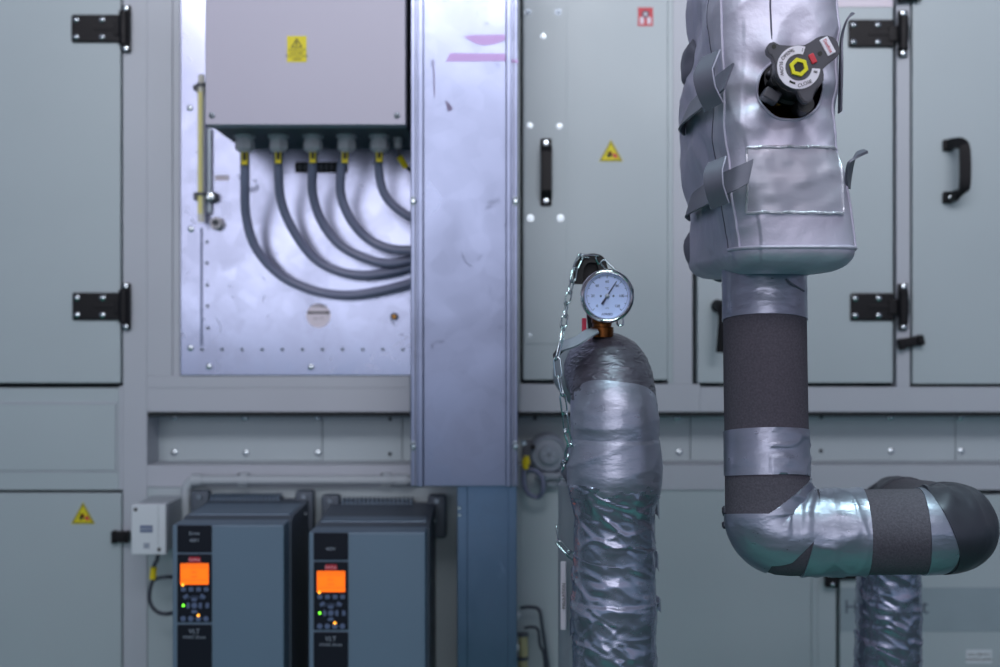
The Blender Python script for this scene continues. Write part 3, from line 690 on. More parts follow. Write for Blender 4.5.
mb = MB(); mb.tube(smoothpath([P(158,553,Yq), P(157,560,Yq), P(154,566,Yq), P(153,578,Yq), P(150,590,Yq), P(150,602,Yq), P(156,611,Yq), P(166,614,Yq), P(180,611,Yq+.02)], 8), .0035, M['cable_dark'], 10)
mb.tube(smoothpath([P(152,582,Yq), P(157,578.5,Yq), P(166,577,Yq), P(180,577,Yq+.02)], 8), .0033, M['cable_dark'], 10); mb.build('sheath', t)
mb = MB(); mb.cyl(P(153.8,567,Yq-.002), P(152.6,579,Yq-.002), .006, M['yellow2'], seg=12); tag(mb.build('marker_tag', t), 'yellow marker tag')
# ------------------------------------------------------------ pressure switch right of the duct
Yw = D-.002
pw = thing('pressure_switch', P(548, 480, D), 'round grey pressure switch on the wall between the wide duct and the taped pipe', 'pressure switch')
cw = P(549, 455, D-.03)
mb = MB(); mb.lathe(cw+Vector((0,.03,0)), [(.036, -.055), (.036, .012), (.034, .02), (.030, .024), (.028, .021), (.0185, .022), (.018, .028), (.0155, .030), (0, .030)], M['switchgrey'], seg=48); mb.build('housing', pw)
mb = MB()
for k in range(5):
    a_ = 2*PI*k/5+.3; mb.lathe(cw+Vector((math.cos(a_)*.009, -.0005, math.sin(a_)*.009)), [(.0035, 0), (.003,.001),(0,.001)], M['silvertext'], seg=12)
mb.ring(cw-Vector((0,.0004,0)), .0015, .003, 0, 2*PI, .001, M['boxdark'], 16); tag(mb.build('dial_disc', pw), 'centre disc with small lugs')
mb = MB(); mb.pbox(536, 473, 565, 480, D-.03, .112, M['switchgrey'], .003); mb.pbox(540, 480, 558, 487, D-.02, .022, M['switchgrey'], .003)
for px in (544, 562): mb.lathe(P(px, 478, D-.03), [(.006,0),(.006,.006),(.004,.009)], M['zinc'], seg=6)
mb.build('bracket', pw)
mb = MB(); mb.pbox(522, 440, 532, 470, D-.02, .018, M['boxdark'], .003); mb.lathe(P(533, 447, D-.03), [(.005,0),(.004,.004),(0,.004)], M['blackmatt'], seg=10); mb.lathe(P(524, 443, D-.02), [(.005,0),(.004,.004),(0,.004)], M['zinc'], seg=10); tag(mb.build('terminal_block', pw), 'dark terminal block')
t = thing('cable', P(528, 500, D-.03), 'looped grey cable with a yellow tag below the round pressure switch', 'cable')
Yl = D-.045
mb = MB(); mb.tube(smoothpath([P(526,456,Yl+.01), P(524,470,Yl), P(524,484,Yl), P(529,494,Yl), P(538,497,Yl), P(543,490,Yl-.01), P(542,478,Yl-.01), P(536,471,Yl-.01), P(529,470,Yl-.005)], 8), .0045, M['cable'], 10); mb.build('sheath', t)
mb = MB(); mb.cyl(P(526.5,456,Yl-.004), P(525.5,469,Yl-.004), .005, M['yellow2'], seg=10); mb.pbox(522.5,459,530,465,Yl-.007,.004,M['yellow2'],.001); tag(mb.build('marker_tag', t), 'yellow marker tag')
# ------------------------------------------------------------ hoses low down
Yh = D-.03
t = thing('hose_loop', P(535, 667, Yh), 'dark thin hose loops beside the narrow duct at the bottom', 'hose')
mb = MB(); mb.tube(smoothpath([P(520,608,Yh), P(530,607,Yh), P(539,610,Yh), P(542,625,Yh), P(545,645,Yh), P(550,680,Yh)], 8), .0032, M['cable_dark'], 10)
mb.tube(smoothpath([P(524,628,Yh), P(532,627,Yh), P(538,630,Yh), P(540,645,Yh), P(544,656,Yh), P(546,690,Yh)], 8), .0028, M['cable_dark'], 10); mb.build('tube', t)
t = thing('bent_pipe', P(515, 650, Yh), 'pale bent plastic pipe piece beside the narrow duct at the bottom', 'pipe')
mb = MB(); mb.tube(smoothpath([P(519,613,Yh-.02), P(513.5,620,Yh-.02), P(513,632,Yh-.02), P(515,646,Yh-.02)], 8), .0055, M['white'], 14); mb.build('tube', t)
mb = MB(); mb.cyl(P(515,644,Yh-.02), P(515.5,650,Yh-.02), .0068, M['white'], seg=14); mb.build('pipe_end', t)
t = thing('hose_fitting', P(523, 690, Yh), 'beige stub hose fittings with dark rings at the bottom edge', 'hose fitting')
for y0_, y1_ in ((635, 656), (659, 700)):
    mb = MB(); mb.cyl(P(523,y0_,Yh-.01), P(523.5,y1_,Yh-.01), .0085, M['beige'], seg=16); mb.build('stub', t)
    mb = MB(); mb.cyl(P(523,y0_-2,Yh-.01), P(523,y0_+1,Yh-.01), .0098, M['boxdark'], seg=16); tag(mb.build('clamp_ring', t), 'dark clamp ring')
# ------------------------------------------------------------ left taped pipe
RL = .0535; YL = 1.60
xL = P(614.5, 0, YL).x; zTop = P(0, 375, YL).z
lp = thing('insulated_pipe', (xL, YL, 0), 'silver-taped insulated pipe bending back under the round thermometer', 'insulated pipe')
pathL = fillet([Vector((xL, YL, .0)), Vector((xL, YL, zTop)), Vector((xL-.01, YL+.17, zTop))], .062, 16)
SL = Sweep(pathL, (0,-1,0))
def lofz(z): return z
def radL(l):
    base = RL
    z = l
    py = 333.5-(z-ZC)/YL*F
    base -= .0042*max(0, min(1, (py-496)/20))
    b = .0006*math.sin(z*37)+.0005*math.sin(z*83+1)
    if 440 < py < 500: b += .0030*math.sin((py-440)/60*PI)
    if py > 600: b += .0008
    if py < 440: b += -.0014
    return base+b
def facet(p, sc, st):
    q = Vector((p.x*sc*st[0], p.y*sc*st[1], p.z*sc*st[2])); q = q+noise.noise_vector(q*.8)*.35
    d = noise.voronoi(q)[0]; return max(0, 1-(d[1]-d[0])*3.2), d[0]
def crL(p, a, l):
    w = max(.25, min(1, .6+.9*noise.noise(p*10+Vector((4,2,9)))))
    tilt = Vector((p.x, p.y, p.z+.45*p.x))
    f1, d1 = facet(tilt, 15, (1,1,1.7)); f2, d2 = facet(tilt+Vector((.3,.1,.7)), 36, (1,1,1.5))
    return w*(.0026*f1**2-.0030*d1+.0013*f2**2-.0008*d2+.0028)+.0014*noise.noise(p*9)
def fineL(p, a, l):
    r2 = ridge(p, 30, (.6,.6,2.8)); return .0008*max(0, r2)**2+.0012*noise.noise(p*12)
zpy = lambda py: P(0, py, YL).z
mb = MB(); SL.shell(mb, M['foam'], .0, SL.L[-1], lambda l: RL-.012, seg=48, step=.02); mb.build('foam_sleeve', lp)
# overlapping wraps, bottom to top
edge = lambda z, t_, ph: (lambda a: z+t_*math.sin(a+ph)+.002*math.sin(3*a+ph*2))
wr = [(.0, 655, 'tape_crumple', crL, .0), (669, 604, 'tape_crumple', crL, .3), (621, 560, 'tape_crumple', crL, 2.2), (578, 527, 'tape_crumple', crL, 4), (547, 488, 'tape_crumple', crL, 1.2)]
z_prev = 0
for i, (p0, p1, mm, dd, ph) in enumerate(wr):
    l0 = 0.0 if p0 == .0 else edge(zpy(p0), .006, ph); l1 = edge(zpy(p1), .006, ph+1)
    mb = MB(); SL.shell(mb, M[mm], l0, l1, (lambda l, k=i: radL(l)+.0004*(k % 3)), dd, seg=150, step=.0022); tag(mb.build('tape_wrap', lp, smooth=80), 'crumpled silver tape')
mb = MB(); SL.shell(mb, M['tape'], edge(zpy(494), .003, .5), edge(zpy(402), .006, 2.3), lambda l: radL(l)+.0016, lambda p, a, l: .0010*max(0, ridge(p, 16, (.8,.8,1.8)))**2+.0012*noise.noise(p*9), seg=150, step=.0022)
tag(mb.build('tape_wrap', lp, smooth=80), 'broad bright silver tape wrap')
mb = MB(); SL.shell(mb, M['tape_fine'], edge(zpy(410), .002, .5), SL.L[-1]-.01, lambda l: RL-.0016, fineL, seg=130, step=.0026)
tag(mb.build('tape_wrap', lp, smooth=80), 'finely creased darker tape over the bend')
# loose tape tails at the side
for (px, py, dx, dy, w) in ((573,573,-3,3,.018),(572,600,-2.5,2,.012),(657,560,2,3,.02),(659,604,2.5,2,.016),(572,625,-3,3,.02),(657,505,3,4,.025)):
    s_ = 1 if px > 614 else -1
    mb = MB(); ribbon(mb, [P(px-5*s_, py-4, YL-.012), P(px, py, YL-.006), P(px+dx*.7, py+dy, YL+.004)], Vector((0,.004,w)), M['tape_crumple'], .0006)
    tag(mb.build('tape_tail', lp), 'loose tape edge')
# ------------------------------------------------------------ thermometer
gc = P(607.2, 296, 1.60); gr = 27/F*1.6
gt = thing('thermometer', (gc.x, 1.64, P(0,334,1.64).z), 'round chrome-rimmed dial thermometer standing on the taped pipe', 'thermometer')
mb = MB(); mb.lathe(gc, [(gr*.55, -.030), (gr*.8, -.026), (gr*.93, -.020), (gr, -.006), (gr*1.0, .002), (gr*.975, .006), (gr*.91, .0072), (gr*.84, .0055), (gr*.815, .001), (gr*.81, -.001)], M['chrome'], seg=72, cap=False); tag(mb.build('bezel', gt, smooth=50), 'polished chrome bezel')
mb = MB(); mb.lathe(gc, [(gr*.845, -.0015), (gr*.845, -.001), (0, -.001)], M['dial'], seg=64)
Yd_ = gc.y+.0008
for k in range(13):
    a_ = math.radians(225-270*k/12); r0 = gr*(.66 if k % 2 == 0 else .70); e = Vector((math.cos(a_), 0, math.sin(a_))); pr = Vector((-math.sin(a_), 0, math.cos(a_)))*.00028
    cc = Vector((gc.x, Yd_, gc.z)); mb.add([cc+e*r0-pr, cc+e*r0+pr, cc+e*gr*.76+pr, cc+e*gr*.76-pr], [(0,1,2,3)], M['ink'])
mb.ring(Vector((gc.x, Yd_, gc.z)), gr*.755, gr*.765, math.radians(-45), math.radians(225), .0001, M['needle'], 60)
for k, s_ in enumerate(('0','20','40','60','80','100','120')):
    a_ = math.radians(225-45*k); text(mb, s_, 0,0,0, .0046, M['ink'], c=(gc.x+math.cos(a_)*gr*.53, Yd_, gc.z+math.sin(a_)*gr*.53), ext=.0001)
text(mb, '°C', 0,0,0, .0042, M['ink'], c=(gc.x, Yd_, gc.z+gr*.27), ext=.0001); text(mb, 'cl 2', 0,0,0, .0028, M['ink'], c=(gc.x, Yd_, gc.z-gr*.45), ext=.0001)
text(mb, 'AFRISO', 0,0,0, .0042, M['needle'], c=(gc.x, Yd_, gc.z-gr*.68), ext=.0001)
for s_ in (-1, 1): mb.ring(Vector((gc.x+s_*gr*.235, Yd_, gc.z)), .0004, .0012, 0, 2*PI, .0001, M['ink'], 12)
tag(mb.build('dial', gt, smooth=0), 'pale blue dial numbered 0 to 120')
mb = MB(); an = math.atan2(110, 70); e = Vector((math.cos(an), 0, math.sin(an))); pr = Vector((-e.z, 0, e.x)); cc = Vector((gc.x, gc.y-.0008, gc.z))
mb.add([cc-e*gr*.36-pr*.0017, cc-e*gr*.36+pr*.0017, cc-e*gr*.1+pr*.0011, cc+e*gr*.66+pr*.0004, cc+e*gr*.66-pr*.0004, cc-e*gr*.1-pr*.0011], [(0,1,2,3,4,5)], M['needle'])
mb.add([v+Vector((0,.0004,0)) for v in [cc-e*gr*.36-pr*.0017, cc-e*gr*.36+pr*.0017, cc-e*gr*.1+pr*.0011, cc+e*gr*.66+pr*.0004, cc+e*gr*.66-pr*.0004, cc-e*gr*.1-pr*.0011]], [(0,1,2,3,4,5)], M['needle'])
mb.lathe(cc, [(.0028, -.0005), (.0026, .0012), (.001,.0016), (0, .0016)], M['zincdull'], seg=20); tag(mb.build('needle', gt, smooth=30), 'dark blue needle')
mb = MB(); xx = gc.x-.0035; zst = gc.z-gr*.8
mb.lathe((xx, 1.635, zst), [(.0135, -.006), (.0135, .006), (.012, .007), (.012, .011), (.0145, .012), (.0145, .024)], M['copper'], axis=(0,0,-1), seg=24)
tag(mb.build('stem', gt, smooth=30), 'tarnished brass stem')
# ------------------------------------------------------------ chained valve lever behind the gauge
Yv = 1.69
vl = thing('valve_lever', P(594, 333, Yv), 'black upright valve lever wrapped by a chain behind the thermometer', 'valve lever')
mb = MB(); ribbon(mb, [P(597, 345, Yv), P(595, 320, Yv), P(592, 290, Yv), P(590, 262, Yv)], [Vector((.020,0,0))]*2+[Vector((.021,0,0))]*2, M['black'], .010); mb.build('lever', vl)
mb = MB()
ribbon(mb, [P(578, 284, Yv-.006), P(578.5, 270, Yv-.006), P(583, 261, Yv-.006), P(592, 258.5, Yv-.006), P(600, 261.5, Yv-.006), P(603.5, 274, Yv-.006)], Vector((0,.026,0)), M['blackmatt'], .0115)
tag(mb.build('grip_cap', vl), 'black rubber grip end')
mb = MB(); mb.pbox(582, 318, 586.5, 334, Yv-.008, .006, M['redpl'], .001); tag(mb.build('red_insert', vl), 'red plastic strip')
# chain links
def chain(name, label, ctrl, link=.0255, wire=.00115, wid=.0047):
    pts = smoothpath(ctrl, 40); L = [0]
    for a, b in zip(pts, pts[1:]): L.append(L[-1]+(b-a).length)
    step = link-2*wire*1.4; n = int(L[-1]/step)
    t = thing(name, pts[0], label, 'chain')
    def at(l):
        for i in range(len(L)-1):
            if L[i+1] >= l: return pts[i].lerp(pts[i+1], (l-L[i])/max(1e-9, L[i+1]-L[i]))
        return pts[-1]
    base = []
    hl = link/2-wid
    for k in range(14):
        a = PI*k/13; base.append(Vector((math.sin(a)*wid*.9, 0, hl+0)) if False else Vector((math.cos(a)*wid*.85, 0, hl+math.sin(a)*wid)))
    for k in range(14):
        a = PI+PI*k/13; base.append(Vector((math.cos(a)*wid*.85, 0, -hl+math.sin(a)*wid)))
    proto = None
    for i in range(n):
        p0 = at(i*step); p1 = at((i+1)*step); d = (p1-p0).normalized(); mid = (p0+p1)/2
        q = d.to_track_quat('Z', 'Y') @ Matrix.Rotation((.35 if i % 2 else PI/2+.2), 3, 'Z').to_quaternion()
        if proto is None:
            mb = MB(); mb.tube([v for v in base], wire, M['zinc'], 8, closed=True)
            o = mb.build('link', t); 
            for v in o.data.vertices: v.co += ROOT[o.name]
            proto = o
        else:
            o = proto.copy(); C.objects.link(o); o.parent = t
        o.rotation_mode = 'QUATERNION'; o.rotation_quaternion = q; o.location = mid-Vector(t.location)
    return t
chain('chain', 'bright steel chain hanging from the black lever down the left of the taped pipe',
  [P(605,270,1.68), P(599,259,1.672), P(591,254,1.668), P(580,256.5,1.665), P(576.5,261,1.66), P(574,275,1.65), P(568.5,296,1.62), P(564.5,318,1.59), P(562,338,1.563), P(557,356,1.562), P(558.5,376,1.562), P(563,398,1.562), P(565,415,1.565), P(566,430,1.568), P(571,446,1.58), P(567,458,1.60), P(562,470,1.66)])
chain('chain', 'short end of steel chain right behind the thermometer', [P(603,262,1.67), P(612,268,1.67), P(619,290,1.67), P(620,322,1.665), P(625,336,1.66)])
chain('chain', 'steel chain looped round the grey jacketed pipe low beside the taped pipe', [P(556.5,527,1.70), P(555,533,1.695), P(557.5,541,1.69), P(563,548,1.68), P(571,555,1.675), P(581,562,1.68), P(592,566,1.70)])
# ------------------------------------------------------------ grey jacketed pipe behind
Yj = 1.80
jp = thing('jacketed_pipe', P(600, 667, Yj)*1, 'matt grey jacketed pipe half hidden behind the silver-taped pipe', 'insulated pipe')
jp.location.z = 0; ROOT[jp.name] = Vector(jp.location)
xj = P(598, 0, Yj).x
SJ = Sweep([Vector((xj, Yj, 0)), Vector((xj, Yj, P(0,484,Yj).z))], (0,-1,0)); rj = 40/F*Yj
mb = MB(); SJ.shell(mb, M['fabricgrey'], 0, SJ.L[-1], rj, lambda p,a,l: .0008*noise.noise(p*8), seg=60, step=.02)
mb.lathe((xj, Yj, P(0,484,Yj).z-.001), [(rj-.001, 0), (rj*.93, .006), (rj*.5, .009), (0, .009)], M['fabricgrey'], axis=(0,0,1), seg=48); mb.build('jacket', jp)
mb = MB(); q0 = P(560.5, 628, 1.765); mb.box(q0.x, q0.x+.0075, 1.752, 1.757, q0.z, P(0,560,1.765).z, M['whitelab'], .001, rot=Matrix.Rotation(-.35,3,'Z'))
text(mb, 'INSULATION', 0,0,0, .006, M['ink'], rot=PI/2, c=(q0.x+.0038, 1.7508, (q0.z+P(0,560,1.765).z)/2)); tag(mb.build('label_strip', jp), 'narrow white label strip')
# valve jacket bulges and upper flap
def blob(mb, m, c, rx, ry, rz, amp=.003, seed=0):
    b = bmesh.new(); bmesh.ops.create_icosphere(b, subdivisions=4, radius=1)
    for v in b.verts:
        n_ = noise.noise(v.co*1.6+Vector((seed,0,0))); p = Vector((v.co.x*rx, v.co.y*ry, v.co.z*rz)); v.co = Vector(c)+p*(1+n_*amp/min(rx,ry,rz))
    return mb.bm(b, m)
mb = MB(); blob(mb, M['fabricgrey'], P(590, 371, 1.74), .052, .07, .050, .004, 3); blob(mb, M['fabricdk'], P(588, 466, 1.74), .036, .07, .036, .004, 9)
blob(mb, M['fabricgrey'], P(600, 420, 1.80), .04, .06, .09, .003, 5)
tag(mb.build('valve_jacket', jp, smooth=80), 'grey padded valve jacket')
mb = MB(); ribbon(mb, [P(561,346,1.60), P(575,342,1.58), P(588,334,1.58), P(598,331,1.60)], [Vector((0,.03,.012)), Vector((0,.04,.010)), Vector((0,.05,.010)), Vector((0,.03,.004))], M['fabricgrey'], .002)
ribbon(mb, [P(554,358,1.64), P(560,350,1.61), P(566,345,1.60)], Vector((0,.03,.008)), M['blackmatt'], .002)
tag(mb.build('jacket_flap', jp, smooth=60), 'grey loose flap edge')
# ------------------------------------------------------------ right insulated pipe
RR = .0486
c0 = P(762, 150, 1.575); c1 = P(768, 533, 1.50); c2 = Vector((.533, 1.487, P(0,531,1.487).z)); c3 = Vector((.574, 1.92, P(0,508,1.9).z)); c4 = Vector((.574, 1.92, 0))
rp = thing('insulated_pipe', (c1.x, c1.y, c1.z-.05), 'thick foam-insulated pipe with silver tape bands, bending right below the valve jacket', 'insulated pipe')
pathR = fillet([c0, c1, c2, c3, c4], [.020, .062, .056], 18)
SR = Sweep(pathR, (0,-1,0))
# find arc lengths of pixel rows / columns
def project(p): return 500+p.x/p.y*F, 333.5-(p.z-ZC)/p.y*F
Ls = [i*SR.L[-1]/3000 for i in range(3001)]
Pj = [project(SR.at(l)[0]) for l in Ls]
Lbend1 = (c1-c0).length; 
def lrow(py): return min((abs(Pj[i][1]-py), Ls[i]) for i in range(3001) if Ls[i] < Lbend1-.02)[1]
def lcol(px): return min((abs(Pj[i][0]-px), Ls[i]) for i in range(3001) if Lbend1 < Ls[i] < Lbend1+(c2-c1).length-.06)[1]
Lb = Lbend1; Lend = SR.L[-1]
L3 = Lbend1+(c2-c1).length+(c3-c2).length-.03
def rr_(l): return RR if l < L3-.25 else (RR-.0048*min(1, (l-L3+.25)/.2))
def bulge(p, a, l): return .0008*noise.noise(p*7)
mb = MB(); SR.shell(mb, M['foam'], 0, Lend, rr_, bulge, seg=110, step=.005)
tag(mb.build('foam_sleeve', rp, smooth=80), 'dark grey-brown foam sleeve')
def band(l0, l1, m='tape', r=.0011, amp=.0003, lab='smooth silver tape band', fn=None, seg=130, step=.0025, name='tape_band'):
    mb = MB(); d = fn or (lambda p, a, l: bulge(p, a, l)+amp*max(0, ridge(p, 30, (1,1,2)))**2)
    SR.shell(mb, M[m], l0, l1, lambda l: rr_(l)+r, d, seg=seg, step=step); return tag(mb.build(name, rp, smooth=80), lab)
band(lrow(262), lrow(320.5)); 
band(lambda a: lrow(431)+.001*math.sin(a), lambda a: lrow(476.5)+.0008*math.sin(2*a), lab='silver tape band with slanting creases',
     fn=lambda p, a, l: bulge(p,a,l)+(.0016*max(0, ridge(p, 26, (.6,1,2.2)))**3 if math.sin(a) < .1 else .0002))
# crossed elbow wrap: edges tilt with theta (90 deg = outer/left/bottom, -90 = inner corner)
L812 = lcol(812)
def e_start(a):
    s_ = math.sin(a); return lrow(510-(32*-s_) if s_ < 0 else 510+12*math.sin(min(PI, s_*2.4)))
e_start_c = [e_start(2*PI*k/180) for k in range(181)]
def e_end(a):
    s_ = math.sin(a); return L812+.004 if s_ < .05 else L812+.004+(Lb+.004-L812-.004)*min(1, (s_-.05)/.8)
def fold(p, a, l):
    # creases radiating from the inner corner
    k = (math.sin(a)-.2*0); inner = max(0, .5-.5*math.sin(a))
    t_ = math.sin((l-Lb)*260+math.cos(a)*7)+.6*ridge(p, 30)
    return bulge(p,a,l)+.0022*inner**1.6*max(0, t_)+.0004*max(0, ridge(p, 22))
band(lambda a: e_start_c[int(round(a/(2*PI)*180)) % 180], e_end, r=.0014, fn=fold, lab='creased tape wrapped diagonally round the bend', seg=180, step=.0018)
# tape on right of the bend
cr = lambda p, a, l: bulge(p,a,l)+.0016*max(0, ridge(p, 24, (2.4,1,.7)))**3
band(lambda a: lcol(812)-.004-.012*math.sin(a), lcol(863), r=.0012, fn=cr, lab='silver tape band with upright creases')
band(lambda a: lcol(942)-.004*math.cos(a), lambda a: lcol(975)+.02-.004*math.cos(a), r=.0011, lab='bright silver tape band near the far bend')
lb2 = Lbend1+(c2-c1).length-.09
band(lambda a: lb2+.045-.012*math.cos(a*1+1), lambda a: lb2+.15+.01*math.sin(a), 'tape_dark', r=.0014, lab='dark creased tape over the far bend', fn=fold)
band(lambda a: L3-.13, lambda a: L3-.03, 'tape_dark', r=.0012, lab='dark tape on the rear stretch', amp=.002)
# lower riser
L4 = L3+.02
band(L4+.0, lambda a: L4+.17+.01*math.sin(a), 'tape_crumple', r=.0012, fn=lambda p,a,l: crL(p+Vector((.4,0,.2)),a,l), lab='crumpled silver tape on the rear riser', seg=140, name='tape_wrap')
band(lambda a: L4+.16+.02*math.sin(a+1), Lend, 'tape_crumple', r=.0030, fn=lambda p,a,l: crL(p+Vector((.1,.3,0)),a,l), lab='crumpled silver tape on the rear riser', seg=120, step=.004, name='tape_wrap')
# dark crescent strap on the rear bend and the little tape tails
for (px, py, w, Y) in ((724.5,511,.010,1.51),(724.5,525,.007,1.51)):
    mb = MB(); blob(mb, M['tape_dark'], P(px, py, Y), .003, .006, w*.6, .001, px); tag(mb.build('tape_tail', rp), 'dark stray tape end')
mb = MB(); mb.tube(smoothpath([P(786,279,1.50), P(792,284,1.50), P(804,291,1.515)], 6), .0012, M['fabricdk'], 8)
tag(mb.build('tape_tail', rp), 'dark stray tape end')
# ------------------------------------------------------------ valve jacket (strapped fabric bag)
vj = thing('valve_jacket', P(765, 272, 1.56), 'padded silver-grey fabric jacket strapped around the valve on the thick pipe', 'insulation jacket')
zJ0 = P(0, 249, 1.40).z; zJ1 = ZC+.44
def jac(a, t, off=0.0):
    """surface of the bag. a: angle, 0 = front(-Y), +90deg = left(-X); t: height 0..1"""
    z = zJ0+(zJ1-zJ0)*t; u = min(1, t)
    lo = max(0, 1-t/.42); lo = lo*lo*(3-2*lo)
    cx = .3055+.0195*lo; cy = 1.555
    ax = .0712+.0022*lo; ay = .155
    s_, c_ = math.sin(a), math.cos(a); n = 5.0
    r = (abs(s_)**n+abs(c_)**n)**(-1/n)
    x = -ax*s_*r; y = -ay*c_*r
    # the rear of the bag swells outwards on the left, cut slanting
    back = max(0, min(1, (y+ay*.2)/(ay*1.2)))
    if x < 0: x -= .009*back*(1+.4*math.sin(t*17+1))*(1-min(1,max(0,(t-.6)/.12))*1.9)+.005*math.exp(-((t-.56)/.07)**2)*back
    p = Vector((cx+x, cy+y, z))
    e = Vector((-s_, -c_, 0)).normalized()
    fr_ = max(0, c_)
    d = .0020*math.sin(t*9+1)*abs(s_)+.0030*noise.noise(Vector((p.x*16, p.y*10, p.z*9)))
    # padded quilting: pillow on the front between the seams, pinch at the seams
    if c_ > .6 and abs(x) < ax: d += .006*(1-(x/ax)**2)-.003
    hx, hz = p.x-P(790,0,1.4).x, z-P(0,90,1.4).z; hd = math.hypot(hx, hz)
    if c_ > 0: d += -.004*math.exp(-((hd-.034)/.012)**2)+.0030*math.exp(-((hd-.045)/.02)**2)*math.sin(math.atan2(hz, hx)*7)
    if abs(c_) < .85 and s_ > 0: d += .0016*math.sin(t*22+y*18)+.003*noise.noise(Vector((t*9,y*22,5)))
    d += .0042*max(0, ridge(p, 8, (1,.8,.8)))**2+.0022*max(0, ridge(p+Vector((2,1,0)), 19, (1,.7,.8)))**2-.0025
    p += e*(d+off)
    return p
def bag():
    na, nt = 260, 150; mb = MB(); vs = []; fs = []
    rows = []
    rc = .050
    for i in range(14):       # rounded bottom
        ph = PI/2*i/13; rows.append((0, math.sin(ph), 1-math.cos(ph)))
    rows += [(k/nt, 1, None) for k in range(1, nt+1)]
    for (t, sc, dz) in rows:
        for k in range(na):
            a = 2*PI*k/na; p = jac(a, t)
            if dz is not None:
                cen = Vector((.3165, 1.555, p.z)); q = cen+(p-cen)*1.0; e = (p-cen); L_ = e.length; e.normalize()
                inset = rc*(1-sc); 
                p = p-e*inset; p.z = zJ0-rc*.45*(1-0)+rc*.45*(1-math.cos(math.asin(min(1,sc)))) if True else p.z
            vs.append(p)
    n = len(rows)
    hole = set()
    hc = P(790.5, 89, 1.40)
    for i in range(n-1):
        for k in range(na):
            q = (k+1) % na; f = (i*na+k, i*na+q, (i+1)*na+q, (i+1)*na+k)
            c = (vs[f[0]]+vs[f[2]])/2
            if c.y < 1.45 and ((c.x-hc.x)/.0368)**2+((c.z-hc.z)/.0335)**2 < 1: continue
            fs.append(f)
    # underside with slanting back
    b = len(vs); vs.append(Vector((.3165, 1.555, zJ0-rc*.45)))
    for k in range(na): fs.append((b, (k+1) % na, k))
    tb = len(vs); vs.append(Vector((.3055, 1.555, zJ1+.01)))
    for k in range(na): fs.append((tb, (n-1)*na+k, (n-1)*na+(k+1) % na))
    mb.add(vs, fs, M['fabric']); return mb
bg = bag()
jb_o = bg.build('bag', vj, smooth=80)
# hem round the valve opening
def front_y(x, z):
    best = min(((jac(a_, (z-zJ0)/(zJ1-zJ0)) for a_ in [i*.02-.9 for i in range(91)])), key=lambda p: abs(p.x-x)); return best.y
hp = []
for k in range(40):
    a_ = 2*PI*k/40; x = P(790.5,0,1.4).x+.0365*math.cos(a_); z = P(0,89,1.4).z+.0335*math.sin(a_); hp.append(Vector((x, front_y(x, z)-.001, z)))
mb = MB(); mb.tube(hp, .0015, M['thread'], 8, closed=True); tag(mb.build('opening_hem', vj), 'pale frayed hem round the opening')
# seams
def seam(a, t0, t1, r, m, n=60, wob=0): return [jac(a+(wob*math.sin(t*25)), t, .0004) for t in [t0+(t1-t0)*i/n for i in range(n+1)]]
AC = math.atan2(.0650, .155)   # corner direction in the angle parameter
# corner angle in the superellipse: |s|/ax vs |c|/ay equal -> 45deg parameter
A45 = PI/4
mb = MB()
mb.tube(seam(A45*1.0, .0, 1, .001, None), .0016, M['fabric'], 8); mb.tube(seam(-A45*1.0, .0, 1, .001, None), .0016, M['fabric'], 8)
tag(mb.build('edge_seam', vj), 'raised edge seams')
mb = MB()
for a_, w_ in ((A45*1.22, .012),): mb.tube(seam(a_, .0, 1, .001, None, wob=w_), .0006, M['darkthread'], 6)
cs = [Vector((P(x_,0,1.395).x, 0, P(0,y_,1.395).z)) for x_, y_ in ((770.5,-40),(771,-20),(771,5),(771.5,25),(772,52))]
for v in cs: v.y = front_y(v.x, v.z)-.0003
mb.tube(cs, .0010, M['darkthread'], 6)
tag(mb.build('stitching', vj), 'stitched seam lines')
# bottom piping
bp_ = [jac(a_, .006, .0008) for a_ in [(-A45*1.1)+(A45*2.3)*i/40 for i in range(41)]]
mb = MB(); mb.tube(bp_, .0021, M['fabric'], 8); tag(mb.build('bottom_seam', vj), 'rolled seam along the bottom edge')
# clear pocket
def onfront(px, py, off):
    x = P(px,0,1.395).x; z = P(0,py,1.395).z; return Vector((x, front_y(x, z)-off, z))
G = 16; vs = []; fs = []
for i in range(G+1):
    for k in range(G+1):
        px = 749+(844-749)*k/G; py = 147+(212-147)*i/G
        off = .0018+.0016*noise.noise(Vector((px*.07, py*.09, 3)))
        vs.append(onfront(px, py, off))
for i in range(G):
    for k in range(G): q = i*(G+1)+k; fs.append((q, q+1, q+G+2, q+G+1))
mb = MB(); mb.add(vs, fs, M['clear']); pk = tag(mb.build('document_pocket', vj, smooth=80), 'clear plastic document pocket')
mb = MB()
for (xa_, ya_, xb_, yb_) in ((748,147,845,146),(748,147,748,212),(748,212,845,213),(844,147,845,212)):
    mb.tube([onfront(xa_+(xb_-xa_)*i/12, ya_+(yb_-ya_)*i/12+.5*math.sin(i*2.1), .0028) for i in range(13)], .0016, M['film_edge'], 6)
tag(mb.build('pocket_welt', pk), 'shiny crinkled pocket edge')
